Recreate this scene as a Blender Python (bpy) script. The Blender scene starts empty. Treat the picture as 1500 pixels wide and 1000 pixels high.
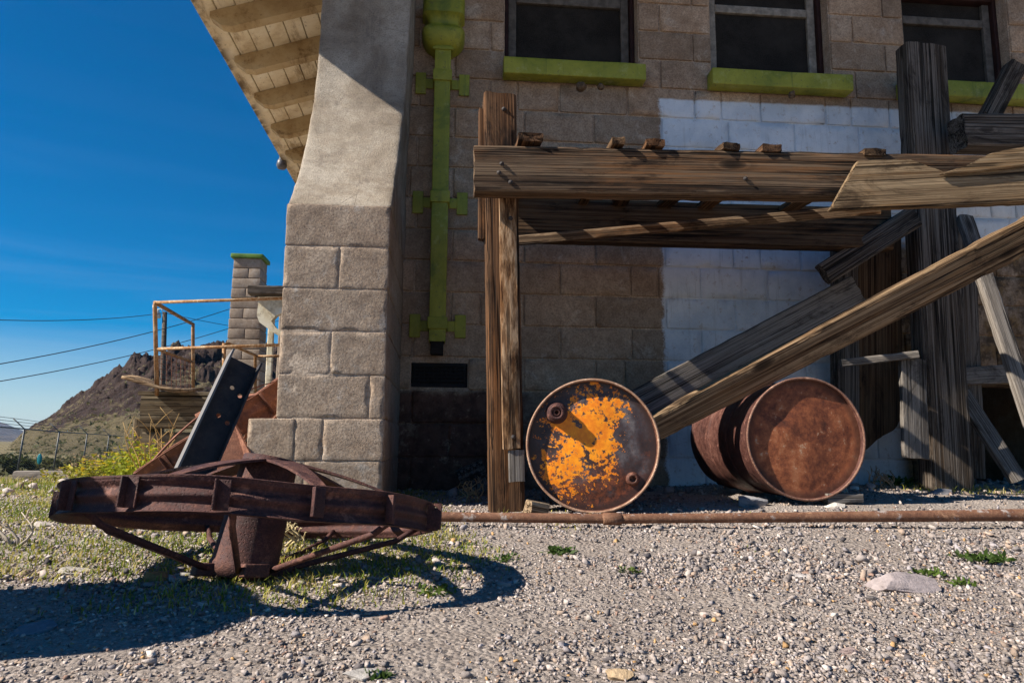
import bpy, bmesh, math, random
import numpy as np
from mathutils import Vector, Matrix
R = math.radians
sc = bpy.context.scene
COL = sc.collection

# ------------------------------------------------------------------ camera model (three vanishing directions)
F = 1077.0
Yc = np.array([-100., -150., F]); Yc /= np.linalg.norm(Yc)
Xc = np.array([11942., -228., F]); Xc -= Yc * (Xc @ Yc); Xc /= np.linalg.norm(Xc)
Zc = np.cross(Xc, Yc); Zc = Zc if Zc[1] > 0 else -Zc
H = .295

def ray(px, py):
    d = np.array([(px - 750) / F, (500 - py) / F, 1.]); return np.array([Xc @ d, Yc @ d, Zc @ d])
def P(px, py, y):
    """point of the plane Y=y seen at photo pixel (px,py)"""
    r = ray(px, py); t = y / r[1]; return Vector((r[0] * t, y, H + r[2] * t))

# ------------------------------------------------------------------ noise
def _hash(ix, iy, iz, seed):
    h = (ix * 374761393 + iy * 668265263 + iz * 2147483647 + seed * 1274126177) & 0xFFFFFFFF
    h = ((h ^ (h >> 13)) * 1274126177) & 0xFFFFFFFF
    h = (h ^ (h >> 16)) & 0xFFFFFFFF
    return h.astype(np.float64) / 4294967295.0
def vnoise(p, s=1.0, seed=0):
    """value noise in -1..1, p (n,3)"""
    p = np.asarray(p, float) * s + 1000.0
    i = np.floor(p).astype(np.int64); f = p - i; f = f * f * (3 - 2 * f)
    out = 0
    for dx in (0, 1):
        for dy in (0, 1):
            for dz in (0, 1):
                w = (f[:, 0] if dx else 1 - f[:, 0]) * (f[:, 1] if dy else 1 - f[:, 1]) * (f[:, 2] if dz else 1 - f[:, 2])
                out = out + w * _hash(i[:, 0] + dx, i[:, 1] + dy, i[:, 2] + dz, seed)
    return out * 2 - 1
def fbm(p, s=1.0, oct=4, seed=0, gain=.5):
    a, o, t = 1., 0., 0.
    for k in range(oct):
        o = o + a * vnoise(p, s, seed + k * 17); t += a; a *= gain; s *= 2.03
    return o / t
def smooth(a, b, x):
    t = np.clip((np.asarray(x, float) - a) / (b - a), 0, 1); return t * t * (3 - 2 * t)

def gz(x, y, detail=True):
    x = np.asarray(x, float); y = np.asarray(y, float)
    z = np.interp(y, [-30, .5, 1.3, 1.95, 2.6, 5.4, 33, 60], [-.12, -.085, -.06, -.04, 0, 0, -1.25, -1.35])
    z = z + .035 * smooth(.8, 2.2, x) * smooth(2.9, 3.5, y) * (1 - smooth(5, 7, y))
    z = z + .012 * smooth(3.6, 4.6, y) * (1 - smooth(5, 6, y))
    if detail:
        p = np.stack([x.ravel(), y.ravel(), np.zeros(x.size)], 1)
        near = (1 - smooth(8, 30, y)).ravel()
        n = (fbm(p, 2.2, 3, 5) * .014 + fbm(p, 9, 2, 9) * .005) * (1 - .7 * np.exp(-((y.ravel() - 2.64) / .14) ** 2))
        z = z + (n * near).reshape(x.shape) + (fbm(p, .12, 3, 3) * .10).reshape(x.shape) * smooth(9, 30, y)
    return z
def g1(x, y): return float(gz(np.array([x]), np.array([y]))[0])

# ------------------------------------------------------------------ object helpers
WM = {}
def place(o, M, parent=None):
    WM[o.name] = M
    COL.objects.link(o)
    if parent is not None:
        o.parent = parent; o.matrix_local = WM[parent.name].inverted() @ M
    else:
        o.matrix_local = M
    return o
def tag(o, label=None, cat=None, group=None, kind=None):
    if label: o['label'] = label
    if cat: o['category'] = cat
    if group: o['group'] = group
    if kind: o['kind'] = kind
    return o
def empty(name, loc, label=None, cat=None, group=None, rot=None):
    o = bpy.data.objects.new(name, None); o.empty_display_size = .1
    M = Matrix.Translation(Vector(loc)) @ (rot.to_4x4() if rot is not None else Matrix.Identity(4))
    place(o, M); return tag(o, label, cat, group)
def mesh(name, V, Fc, mat, parent=None, M=None, smooth_=True, col=None, origin=None):
    V = np.asarray(V, float)
    M = M or Matrix.Identity(4)
    if origin is not None:
        V = V - np.array(origin); M = M @ Matrix.Translation(Vector(origin))
    me = bpy.data.meshes.new(name)
    if isinstance(Fc, np.ndarray):
        k = Fc.shape[1]; n = len(Fc)
        me.vertices.add(len(V)); me.vertices.foreach_set('co', V.ravel())
        me.loops.add(n * k); me.loops.foreach_set('vertex_index', Fc.ravel().astype(np.int32))
        me.polygons.add(n); me.polygons.foreach_set('loop_start', np.arange(n, dtype=np.int32) * k)
        me.polygons.foreach_set('loop_total', np.full(n, k, np.int32))
        me.update(calc_edges=True); me.validate()
    else:
        me.from_pydata(V.tolist(), [], [tuple(f) for f in Fc]); me.update()
    if smooth_: me.polygons.foreach_set('use_smooth', np.ones(len(me.polygons), bool))
    if col is not None:
        a = me.color_attributes.new('col', 'FLOAT_COLOR', 'POINT')
        c = np.ones((len(V), 4)); c[:, :col.shape[1]] = col
        a.data.foreach_set('color', c.ravel())
    if mat is not None: me.materials.append(mat)
    o = bpy.data.objects.new(name, me)
    return place(o, M, parent)

class MB:
    """collects shapes for ONE mesh"""
    def __init__(s): s.v = []; s.f = []; s.c = []
    def add(s, V, Fc, c=None):
        n = len(s.v); s.v += [tuple(map(float, p)) for p in V]; s.f += [tuple(i + n for i in f) for f in Fc]
        s.c += [c if c is not None else (1, 1, 1)] * len(V); return s
    def box(s, a, b):
        x0, y0, z0 = a; x1, y1, z1 = b
        return s.add([(x0, y0, z0), (x1, y0, z0), (x1, y1, z0), (x0, y1, z0), (x0, y0, z1), (x1, y0, z1), (x1, y1, z1), (x0, y1, z1)],
                     [(0, 3, 2, 1), (4, 5, 6, 7), (0, 1, 5, 4), (1, 2, 6, 5), (2, 3, 7, 6), (3, 0, 4, 7)])
    def tube(s, pts, r, n=10, cap=True):
        pts = [Vector(p) for p in pts]; V = []; Fc = []
        rr = r if isinstance(r, (list, tuple)) else [r] * len(pts)
        d0 = (pts[1] - pts[0]).normalized(); u = d0.orthogonal().normalized()
        for i, p in enumerate(pts):
            d = (pts[min(i + 1, len(pts) - 1)] - pts[max(i - 1, 0)]).normalized()
            u = (u - d * u.dot(d)).normalized(); w = d.cross(u)
            for k in range(n):
                a = 2 * math.pi * k / n; V.append(p + (u * math.cos(a) + w * math.sin(a)) * rr[i])
        for i in range(len(pts) - 1):
            for k in range(n):
                Fc.append((i * n + k, i * n + (k + 1) % n, (i + 1) * n + (k + 1) % n, (i + 1) * n + k))
        if cap: Fc.append(tuple(range(n))[::-1]); Fc.append(tuple((len(pts) - 1) * n + k for k in range(n)))
        return s.add(V, Fc)
    def lathe(s, prof, n=48, M=None):
        """prof: (r, h) around local Z"""
        M = M or Matrix.Identity(4); V = []; Fc = []
        for r, h in prof:
            for k in range(n):
                a = 2 * math.pi * k / n; V.append(M @ Vector((r * math.cos(a), r * math.sin(a), h)))
        for i in range(len(prof) - 1):
            for k in range(n):
                Fc.append((i * n + k, i * n + (k + 1) % n, (i + 1) * n + (k + 1) % n, (i + 1) * n + k))
        return s.add(V, Fc)
    def rough_box(s, a, b, seg=.05, r=.012, amp=.003, nf=14, seed=0, c=None, fmap=None, skip=(), chip=0.):
        lo = np.array(a, float); hi = np.array(b, float); L = hi - lo
        r = min(r, L.min() * .49)
        faces = []
        for ax in range(3):
            u, v = [i for i in range(3) if i != ax]
            def ticks(i):
                n = max(1, int(round((L[i] - 2 * r) / seg)))
                t = np.linspace(lo[i] + r, hi[i] - r, n + 1)
                return np.concatenate([[lo[i], lo[i] + r * .35], t, [hi[i] - r * .35, hi[i]]])
            tu, tv = ticks(u), ticks(v)
            for side in (0, 1):
                if (ax, side) in skip: continue
                A, B = np.meshgrid(tu, tv, indexing='ij')
                p = np.zeros(A.shape + (3,)); p[..., u] = A; p[..., v] = B; p[..., ax] = hi[ax] if side else lo[ax]
                nu, nv = A.shape; p = p.reshape(-1, 3)
                q = np.clip(p, lo + r, hi - r); d = p - q; d /= np.maximum(np.linalg.norm(d, axis=1, keepdims=True), 1e-9)
                p = q + d * r
                p = p + d * (fbm(p, nf, 4, seed, .62) * amp * 1.3 + vnoise(p, nf * .25, seed + 5) * amp)[:, None]
                if chip:
                    e = (np.abs(d) > .25).sum(1) >= 2; n1 = np.maximum(fbm(p, 11, 3, seed + 31) - .12, 0); p = p - d * (e * n1 * chip)[:, None]
                if fmap is not None: p = fmap(p)
                idx = np.arange(nu * nv).reshape(nu, nv)
                Q = np.stack([idx[:-1, :-1], idx[1:, :-1], idx[1:, 1:], idx[:-1, 1:]], -1).reshape(-1, 4)
                flip = (side == 1) != (ax == 1)
                s.add(p, Q if flip else Q[:, ::-1], c)
        return s
    def build(s, name, mat, parent=None, M=None, smooth_=True, origin=None, col=False):
        return mesh(name, s.v, s.f, mat, parent, M, smooth_, np.array(s.c, float) if col else None, origin)

def frame_from(p0, p1, up):
    x = (p1 - p0).normalized(); up = Vector(up); z = (up - x * up.dot(x)).normalized(); y = z.cross(x)
    M = Matrix((x, y, z)).transposed().to_4x4(); M.translation = p0; return M
def timber(name, p0, p1, w, t, mat, parent=None, up=(0, 0, 1), seed=0, ragged=(.006, .006), amp=1.0, warp=.0, cut0=0, cut1=0, taper=0.0):
    """weathered timber from p0 to p1; w across 'up', t the other way; local X runs with the grain"""
    p0, p1 = Vector(p0), Vector(p1); M = frame_from(p0, p1, up); L = (p1 - p0).length
    nl = max(6, int(L / .045)); nw, nt = max(3, int(w / .018)), max(2, int(t / .02))
    r = min(w, t) * .09; per = []
    for i in range(nw + 1): per.append((-t / 2, -w / 2 + r + (w - 2 * r) * i / nw))
    for i in range(nt + 1): per.append((-t / 2 + r + (t - 2 * r) * i / nt, w / 2))
    for i in range(nw + 1): per.append((t / 2, w / 2 - r - (w - 2 * r) * i / nw))
    for i in range(nt + 1): per.append((t / 2 - r - (t - 2 * r) * i / nt, -w / 2))
    per = np.array(per); n = len(per)
    xs = np.linspace(0, L, nl + 1)
    V = np.zeros((nl + 1, n, 3)); V[..., 0] = xs[:, None]; V[..., 1] = per[:, 0]; V[..., 2] = per[:, 1]
    p = V.reshape(-1, 3)
    d = p.copy(); d[:, 0] = 0; d[:, 1] /= t; d[:, 2] /= w; d = d / np.maximum(np.abs(d).max(1, keepdims=True), 1e-6)
    d = np.where(np.abs(d) > .9, np.sign(d), 0)
    q = p * np.array([1.3, 38, 38]); q2 = p * np.array([.9, 5, 5])
    dn = vnoise(q, 1, seed) * .0012 + np.minimum(vnoise(q * [.6, .5, .5], 1, seed + 3) + .5, 0) * .006 + vnoise(q2, 1, seed + 7) * .0012
    edge = (np.abs(p[:, 1]) > t / 2 - 1.5 * r) & (np.abs(p[:, 2]) > w / 2 - 1.5 * r)
    dn = dn - edge * np.maximum(vnoise(p * [14, 3, 3], 1, seed + 11) - .1, 0) * .007
    p = p + d * (dn * amp)[:, None]
    # ragged ends
    e = vnoise(np.stack([p[:, 1] * 30, p[:, 2] * 30, np.full(len(p), seed * 3.1)], 1), 1, seed)
    f0 = np.clip(1 - p[:, 0] / .09, 0, 1); f1 = np.clip(1 - (L - p[:, 0]) / .09, 0, 1)
    p[:, 0] += e * (f0 * ragged[0] + f1 * ragged[1]) * 1.6
    p[:, 0] += (p[:, 2] / w) * (cut0 * np.clip(1 - p[:, 0] / (L * .5), 0, 1) + cut1 * np.clip(1 - (L - p[:, 0]) / (L * .5), 0, 1))
    if taper: p[:, 2] *= (1 - taper * p[:, 0] / L)
    if warp: p[:, 2] += warp * np.sin(p[:, 0] / L * math.pi); p[:, 1] += .5 * warp * np.sin(p[:, 0] / L * 5 + seed)
    Fc = []
    for i in range(nl):
        for k in range(n):
            Fc.append((i * n + k, (i + 1) * n + k, (i + 1) * n + (k + 1) % n, i * n + (k + 1) % n))
    V = p.tolist()
    for s_, i in ((0, 0), (1, nl)):
        c = len(V); ring = p[i * n:(i + 1) * n]; mid = ring.mean(0); V.append(mid.tolist())
        for k in range(n):
            f = (c, i * n + (k + 1) % n, i * n + k); Fc.append(f if s_ else f[::-1])
    o = mesh(name, V, Fc, mat, parent, M)
    es = o.modifiers.new('edges', 'EDGE_SPLIT'); es.split_angle = R(38)
    return o

# ------------------------------------------------------------------ materials
class NT:
    def __init__(s, name):
        s.m = bpy.data.materials.new(name); s.m.use_nodes = True; s.nt = s.m.node_tree
        s.b = s.nt.nodes['Principled BSDF']; s.b.inputs['Roughness'].default_value = .85
        s.b.inputs['Specular IOR Level'].default_value = .3
    def n(s, t, **kw):
        x = s.nt.nodes.new(t)
        for k, v in kw.items(): setattr(x, k, v)
        return x
    def l(s, a, b): s.nt.links.new(a, b)
    def setin(s, sock, v):
        if hasattr(v, 'is_output'): s.l(v, sock)
        elif isinstance(v, (tuple, list)) and len(v) == 3 and sock.type == 'RGBA': sock.default_value = (*v, 1)
        else: sock.default_value = v
    def coord(s, scale=(1, 1, 1), kind='Object', rnd=True, loc=(0, 0, 0)):
        tc = s.n('ShaderNodeTexCoord'); mp = s.n('ShaderNodeMapping'); mp.inputs['Scale'].default_value = scale
        mp.inputs['Location'].default_value = loc
        out = tc.outputs[kind]
        if rnd:
            oi = s.n('ShaderNodeObjectInfo'); ad = s.n('ShaderNodeVectorMath', operation='MULTIPLY_ADD')
            cv = s.n('ShaderNodeCombineXYZ'); ml = s.math('MULTIPLY', oi.outputs['Random'], 37.)
            for i in range(3): s.l(ml, cv.inputs[i])
            s.l(cv.outputs[0], ad.inputs[0]); ad.inputs[1].default_value = (1, .37, .71); s.l(out, ad.inputs[2]); out = ad.outputs[0]
        s.l(out, mp.inputs['Vector']); return mp.outputs[0]
    def noise(s, vec, scale=5, detail=5, rough=.6, dist=0):
        x = s.n('ShaderNodeTexNoise'); s.l(vec, x.inputs['Vector']); x.inputs['Scale'].default_value = scale
        x.inputs['Detail'].default_value = detail; x.inputs['Roughness'].default_value = rough; x.inputs['Distortion'].default_value = dist
        return x.outputs[0]
    def voro(s, vec, scale=5, feat='F1', out='Distance'):
        x = s.n('ShaderNodeTexVoronoi', feature=feat); s.l(vec, x.inputs['Vector']); x.inputs['Scale'].default_value = scale
        return x.outputs[out]
    def math(s, op, a, b=None, c=None, clamp=False):
        x = s.n('ShaderNodeMath', operation=op); x.use_clamp = clamp; s.setin(x.inputs[0], a)
        if b is not None: s.setin(x.inputs[1], b)
        if c is not None: s.setin(x.inputs[2], c)
        return x.outputs[0]
    def rng(s, v, a, b, c=0., d=1.):
        x = s.n('ShaderNodeMapRange'); x.interpolation_type = 'SMOOTHSTEP'; s.setin(x.inputs[0], v)
        for i, k in enumerate((a, b, c, d)): x.inputs[1 + i].default_value = k
        return x.outputs[0]
    def mix(s, f, a, b, mode='MIX'):
        x = s.n('ShaderNodeMix', data_type='RGBA', blend_type=mode); s.setin(x.inputs[0], f); s.setin(x.inputs[6], a); s.setin(x.inputs[7], b)
        return x.outputs[2]
    def ramp(s, v, stops):
        x = s.n('ShaderNodeValToRGB'); s.l(v, x.inputs[0]); e = x.color_ramp.elements
        while len(e) < len(stops): e.new(.5)
        for k, (p, c) in enumerate(stops): e[k].position = p; e[k].color = (*c, 1)
        return x.outputs[0]
    def bump(s, h, strength=.5, dist=.01, prev=None):
        x = s.n('ShaderNodeBump'); x.inputs['Strength'].default_value = strength; x.inputs['Distance'].default_value = dist
        s.l(h, x.inputs['Height'])
        if prev is not None: s.l(prev, x.inputs['Normal'])
        return x.outputs[0]
    def sep(s, vec):
        x = s.n('ShaderNodeSeparateXYZ'); s.l(vec, x.inputs[0]); return x.outputs
    def attr(s, name='col'):
        return s.n('ShaderNodeVertexColor', layer_name=name).outputs[0]
    def done(s, col=None, rough=None, normal=None, metal=None, spec=None):
        if col is not None: s.setin(s.b.inputs['Base Color'], col)
        if rough is not None: s.setin(s.b.inputs['Roughness'], rough)
        if normal is not None: s.l(normal, s.b.inputs['Normal'])
        if metal is not None: s.setin(s.b.inputs['Metallic'], metal)
        if spec is not None: s.b.inputs['Specular IOR Level'].default_value = spec
        return s.m

def wood(name, base, light, dark, tint, tint_amt=.5, knots=True, al=1., ac=1.):
    m = NT(name)
    g = m.noise(m.coord((.40 * al, 10 * ac, 13 * ac)), 1, 7, .62, .25)
    fine = m.noise(m.coord((1.1 * al, 170 * ac, 170 * ac)), 1, 5, .7, .15)
    mid = m.noise(m.coord((.55 * al, 72 * ac, 72 * ac)), 1, 5, .68, .2)
    crv = m.coord((.16, 13, 13)); cr = m.noise(crv, 1, 4, .6, .35)
    cmask = m.rng(m.noise(m.coord((1.3, 6, 6), loc=(2, 5, 1)), 1, 3, .6), .40, .54)
    crack = m.math('MULTIPLY', m.rng(m.math('ABSOLUTE', m.math('SUBTRACT', cr, .5)), 0, .028, 1, 0), cmask)
    blot = m.noise(m.coord((1.3, 4, 4)), 1, 6, .7)
    fleck = m.noise(m.coord((3.5, 110, 110)), 1, 5, .72)
    t = m.math('ADD', m.math('MULTIPLY', g, .28), m.math('ADD', m.math('MULTIPLY', mid, .34), m.math('MULTIPLY', fine, .38)))
    c = m.ramp(t, [(.40, dark), (.47, base), (.55, light), (.63, base)])
    c = m.mix(m.math('MULTIPLY', m.rng(blot, .44, .64), tint_amt), c, m.mix(m.rng(mid, .35, .65), tint, light))
    c = m.mix(m.rng(fine, .34, .6, .55, .0), c, dark)
    c = m.mix(m.rng(fleck, .56, .68, 0, .8), c, dark)
    stain = m.noise(m.coord((2.2, 7, 7), loc=(3, 1, 7)), 1, 8, .78, .6)
    c = m.mix(m.rng(stain, .50, .66, 0, .85), c, m.mix(m.rng(mid, .4, .6), tuple(x * .3 for x in dark), dark))
    rub = m.noise(m.coord((2.1, 60, 60), loc=(9, 4, 2)), 1, 6, .75)
    c = m.mix(m.rng(rub, .58, .68, 0, .55), c, light)
    h = m.math('ADD', m.math('MULTIPLY', mid, .55), m.math('MULTIPLY', fine, .5))
    if knots:
        kv = m.voro(m.coord((1.7, 5, 5)), 1)
        k = m.rng(kv, .05, .13, 1, 0); c = m.mix(m.math('MULTIPLY', k, .85), c, tuple(x * .35 for x in dark))
        ring = m.rng(m.math('ABSOLUTE', m.math('SUBTRACT', m.math('FRACT', m.math('MULTIPLY', kv, 11.)), .5)), .1, .3); 
        c = m.mix(m.math('MULTIPLY', ring, m.rng(kv, .1, .28, .4, 0)), c, dark)
    c = m.mix(m.math('MULTIPLY', crack, .9), c, tuple(x * .2 for x in dark))
    h = m.math('SUBTRACT', h, m.math('MULTIPLY', crack, 1.0))
    return m.done(c, .9, m.bump(h, 1.0, .006), spec=.15)

def rust(name, dark, mid, light, grey=None, grey_amt=0, rough=.75, metal=.0, sc_=1.0):
    m = NT(name); v = m.coord((1, 1, 1))
    a = m.noise(v, 6 * sc_, 7, .68, .5); b = m.noise(v, 38 * sc_, 6, .75); d = m.noise(v, 190 * sc_, 4, .75)
    t = m.math('ADD', m.math('MULTIPLY', a, .5), m.math('MULTIPLY', b, .5))
    c = m.ramp(t, [(.36, dark), (.5, mid), (.62, light)])
    c = m.mix(m.rng(d, .36, .62, .65, 0), c, dark)
    bl = m.noise(m.coord((1, 1, 1), loc=(2, 8, 4)), 17 * sc_, 6, .75)
    c = m.mix(m.rng(bl, .57, .67, 0, .6), c, tuple(min(1, x * 1.5) for x in light))
    if grey is not None:
        gm = m.noise(m.coord((1, 1, 1), loc=(5, 3, 1)), 9 * sc_, 5, .7)
        c = m.mix(m.rng(gm, .62 - grey_amt, .70 - grey_amt, 0, .85), c, grey)
    pit = m.rng(m.voro(v, 110 * sc_), .1, .3, 1, 0)
    h = m.math('SUBTRACT', m.math('ADD', m.math('MULTIPLY', b, .7), m.math('MULTIPLY', d, .6)), m.math('MULTIPLY', pit, .35))
    return m.done(c, m.rng(b, .3, .7, rough - .12, min(1, rough + .16)), m.bump(h, .7, .005), metal=metal, spec=.3)

def flat(name, col, rough=.8, var=.25, scale=12, metal=0.):
    m = NT(name); v = m.coord()
    a = m.noise(v, scale, 5, .65)
    c = m.mix(m.rng(a, .3, .7, 0, 1), tuple(x * (1 - var) for x in col), tuple(min(1, x * (1 + var)) for x in col))
    return m.done(c, rough, m.bump(a, .3, .004), metal=metal)

def concrete(name, attr=True, wall=False):
    m = NT(name); v = m.coord(rnd=False)
    a = m.noise(v, 2.3, 6, .65, .3); b = m.noise(v, 14, 6, .7); d = m.noise(v, 95, 4, .75)
    big = m.noise(v, .9, 4, .6)
    c = m.ramp(m.math('ADD', m.math('MULTIPLY', a, .45), m.math('MULTIPLY', b, .55)),
               [(.32, (.215, .158, .115)), (.48, (.36, .278, .21)), (.64, (.49, .40, .315))])
    if attr: c = m.mix(1.0, c, m.attr(), 'MULTIPLY')
    lime = m.noise(m.coord(rnd=False, loc=(4, 2, 9)), 5.5, 7, .75, .5)
    c = m.mix(m.rng(lime, .54, .68, 0, .6), c, (.55, .51, .46))
    pit = m.rng(m.voro(v, 75), .08, .22, 1, 0)
    pm = m.rng(m.noise(v, 30, 2), .5, .6); pit = m.math('MULTIPLY', pit, pm)
    c = m.mix(m.math('MULTIPLY', pit, .85), c, (.07, .05, .04))
    c = m.mix(m.rng(d, .34, .62, .6, 0), c, (.13, .10, .08))
    h = m.math('SUBTRACT', m.math('ADD', m.math('MULTIPLY', b, .12), m.math('MULTIPLY', d, .6)), m.math('MULTIPLY', pit, .6))
    if wall:
        X, Y, Z = m.sep(m.coord(rnd=False))
        c = m.mix(1.0, c, (1.18, 1.06, .94), 'MULTIPLY')
        wob = m.noise(v, 7, 4, .6)
        # dark oxblood paint on the foot courses
        zz = m.math('ADD', Z, m.math('MULTIPLY', m.math('SUBTRACT', wob, .5), .10))
        red = m.math('MULTIPLY', m.math('MULTIPLY', m.rng(zz, .60, .64, 1, 0), m.rng(m.math('ADD', X, m.math('MULTIPLY', wob, .3)), .55, .8, 1, .25)), m.rng(m.noise(v, 9, 6, .75), .34, .46, .25, 1))
        c = m.mix(m.math('MULTIPLY', red, .88), c, m.mix(m.rng(b, .35, .65), (.065, .027, .020), (.15, .066, .048)))
        # thin whitewash with a blue cast, brushed on to a straight edge
        xx = m.math('ADD', X, m.math('ADD', m.math('MULTIPLY', m.math('SUBTRACT', wob, .5), .09), m.math('MULTIPLY', m.math('SUBTRACT', d, .5), .05)))
        zt = m.math('ADD', Z, m.math('MULTIPLY', X, -.005))
        zt = m.math('ADD', zt, m.math('MULTIPLY', m.math('SUBTRACT', wob, .5), .03))
        wh = m.math('MULTIPLY', m.rng(xx, 1.425, 1.455), m.rng(zt, 2.655, 2.675, 1, 0))
        lowr = m.math('MULTIPLY', m.rng(X, 2.98, 3.10), m.rng(zt, 1.62, 1.72, 1, 0))
        wh = m.math('MULTIPLY', wh, m.math('SUBTRACT', 1.0, lowr))
        brn = m.math('MULTIPLY', lowr, m.rng(m.noise(v, 4.2, 6, .75), .40, .56, .25, .9))
        c = m.mix(brn, c, m.mix(m.rng(b, .4, .62), (.055, .035, .022), (.20, .115, .045)))
        wear = m.rng(m.noise(v, 21, 8, .82), .33, .45, .35, 1)
        c = c if not wall else c
        wc = m.mix(m.rng(m.noise(v, 3.1, 5, .7), .35, .65), (.60, .66, .72), (.82, .85, .88))
        wc = m.mix(m.rng(m.noise(m.coord((30, 1, 2.5), rnd=False), 1, 4, .7), .55, .75, 0, .35), wc, (.25, .24, .22))
        c = m.mix(m.math('MULTIPLY', m.math('MULTIPLY', wh, wear), .93), c, wc)
    return m.done(c, .92, m.bump(h, .9, .007), spec=.12)

def stucco():
    m = NT('stucco'); v = m.coord(rnd=False)
    a = m.noise(v, 2.2, 6, .65, .4); b = m.noise(v, 20, 5, .7); d = m.noise(v, 120, 4, .8)
    c = m.ramp(a, [(.36, (.26, .205, .15)), (.5, (.45, .375, .29)), (.62, (.58, .505, .41))])
    c = m.mix(m.rng(b, .35, .65, .3, 0), c, (.22, .18, .15))
    st = m.noise(m.coord((9, 9, .9), rnd=False), 1, 5, .7)
    c = m.mix(m.rng(st, .56, .72, 0, .55), c, (.17, .14, .12))
    ck = m.rng(m.voro(m.coord(rnd=False), 2.6, 'DISTANCE_TO_EDGE'), 0, .006, 1, 0)
    c = m.mix(m.math('MULTIPLY', ck, m.rng(m.noise(v, 1.7, 3), .5, .6, 0, .6)), c, (.1, .08, .07))
    h = m.math('ADD', d, m.math('MULTIPLY', b, .12))
    c = m.mix(m.rng(d, .34, .52, .55, 0), c, (.15, .12, .095))
    return m.done(c, .93, m.bump(h, 1.0, .014), spec=.1)

def green():
    m = NT('green_paint'); v = m.coord()
    a = m.noise(v, 3.5, 6, .7, .3); b = m.noise(v, 40, 5, .75)
    c = m.ramp(a, [(.30, (.10, .14, .02)), (.44, (.25, .265, .025)), (.64, (.37, .355, .040))])
    c = m.mix(m.rng(b, .59, .66, 0, .75), c, (.10, .085, .05))
    fd = m.noise(m.coord((1, 1, 1), loc=(3, 3, 8)), 11, 6, .75); c = m.mix(m.rng(fd, .54, .68, 0, .45), c, (.46, .45, .16))
    st = m.noise(m.coord((25, 25, 1.5)), 1, 4, .7)
    c = m.mix(m.rng(st, .54, .74, 0, .5), c, (.055, .09, .022))
    return m.done(c, .55, m.bump(b, .25, .003), spec=.4)

def drum_paint():
    m = NT('drum_head_paint'); v = m.coord(rnd=False)
    x, y, z = m.sep(v)
    n1 = m.noise(v, 9, 8, .72, .6); n2 = m.noise(v, 60, 6, .75); n3 = m.noise(v, 24, 5, .7)
    base = m.ramp(m.noise(m.coord((1, 1, 1), rnd=False, loc=(3, 3, 3)), 5, 6, .7),
                  [(.34, (.013, .009, .010)), (.46, (.040, .022, .020)), (.54, (.055, .042, .045)), (.66, (.16, .14, .14))])
    # rust creeping in from the foot of the drum and along the rim
    zr = m.math('ADD', z, m.math('MULTIPLY', n1, .5))
    base = m.mix(m.rng(n2, .52, .66, 0, .7), base, (.085, .028, .014))
    rst = m.rng(zr, .08, .24, 1, 0)
    base = m.mix(m.math('MULTIPLY', rst, m.rng(n3, .30, .55)), base, m.mix(m.rng(n2, .35, .65), (.030, .009, .006), (.19, .050, .018)))
    rr = m.math('SQRT', m.math('ADD', m.math('MULTIPLY', x, x), m.math('MULTIPLY', z, z)))
    base = m.mix(m.rng(m.math('ADD', rr, m.math('MULTIPLY', n3, .06)), .275, .305, 0, .85), base, (.035, .016, .012))
    # orange enamel left in flaking islands
    xo = m.math('MULTIPLY', m.math('ADD', x, .045), 1.15); zo = m.math('SUBTRACT', z, .022)
    xr = m.math('ADD', m.math('MULTIPLY', xo, .8), m.math('MULTIPLY', zo, -.5))
    zr2 = m.math('ADD', m.math('MULTIPLY', xo, .5), m.math('MULTIPLY', zo, .8))
    dd = m.math('SQRT', m.math('ADD', m.math('MULTIPLY', m.math('MULTIPLY', xr, xr), 1.5), m.math('MULTIPLY', m.math('MULTIPLY', zr2, zr2), .8)))
    k = m.math('ADD', m.math('MULTIPLY', m.math('SUBTRACT', n1, .5), .62), m.math('MULTIPLY', m.math('SUBTRACT', n2, .5), .62))
    k = m.math('ADD', k, m.math('MULTIPLY', m.math('SUBTRACT', n3, .5), .26))
    k = m.math('ADD', k, m.math('MULTIPLY', m.rng(m.noise(m.coord((1, 1, 1), rnd=False, loc=(1.3, 2.2, .4)), 13, 4, .6, .8), .52, .64), .14))
    mask = m.rng(m.math('ADD', dd, k), .186, .193, 1, 0)
    oc = m.mix(m.rng(n3, .35, .65), (.80, .20, .004), (1.0, .35, .007))
    c = m.mix(mask, base, oc)
    ro = m.mix(mask, (.45, .45, .45), (.55, .55, .55))
    bm = m.bump(m.math('ADD', m.math('MULTIPLY', mask, .5), m.math('MULTIPLY', n2, .5)), .4, .003)
    return m.done(c, .5, bm, spec=.45)

def drum_rust():
    m = NT('drum_head_rust'); v = m.coord(rnd=False)
    a = m.noise(v, 5.5, 8, .72, .5); b = m.noise(v, 26, 7, .75); d = m.noise(v, 130, 4, .7)
    t = m.math('ADD', m.math('MULTIPLY', a, .55), m.math('MULTIPLY', b, .45))
    c = m.ramp(t, [(.36, (.04, .015, .010)), (.46, (.15, .042, .018)), (.54, (.28, .086, .033)), (.66, (.42, .18, .085))])
    c = m.mix(m.rng(b, .60, .68, 0, .85), c, (.42, .31, .21))
    sp = m.rng(m.voro(v, 34), .05, .14, 1, 0)
    c = m.mix(m.math('MULTIPLY', sp, m.rng(m.noise(v, 7, 2), .52, .6, 0, .7)), c, (.03, .015, .012))
    x, y, z = m.sep(v); rr = m.math('SQRT', m.math('ADD', m.math('MULTIPLY', x, x), m.math('MULTIPLY', z, z)))
    c = m.mix(m.rng(m.math('ADD', rr, m.math('MULTIPLY', b, .05)), .265, .3, 0, .7), c, (.06, .025, .016))
    return m.done(c, .7, m.bump(m.math('ADD', b, m.math('MULTIPLY', d, .6)), .5, .004), spec=.35)

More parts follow.
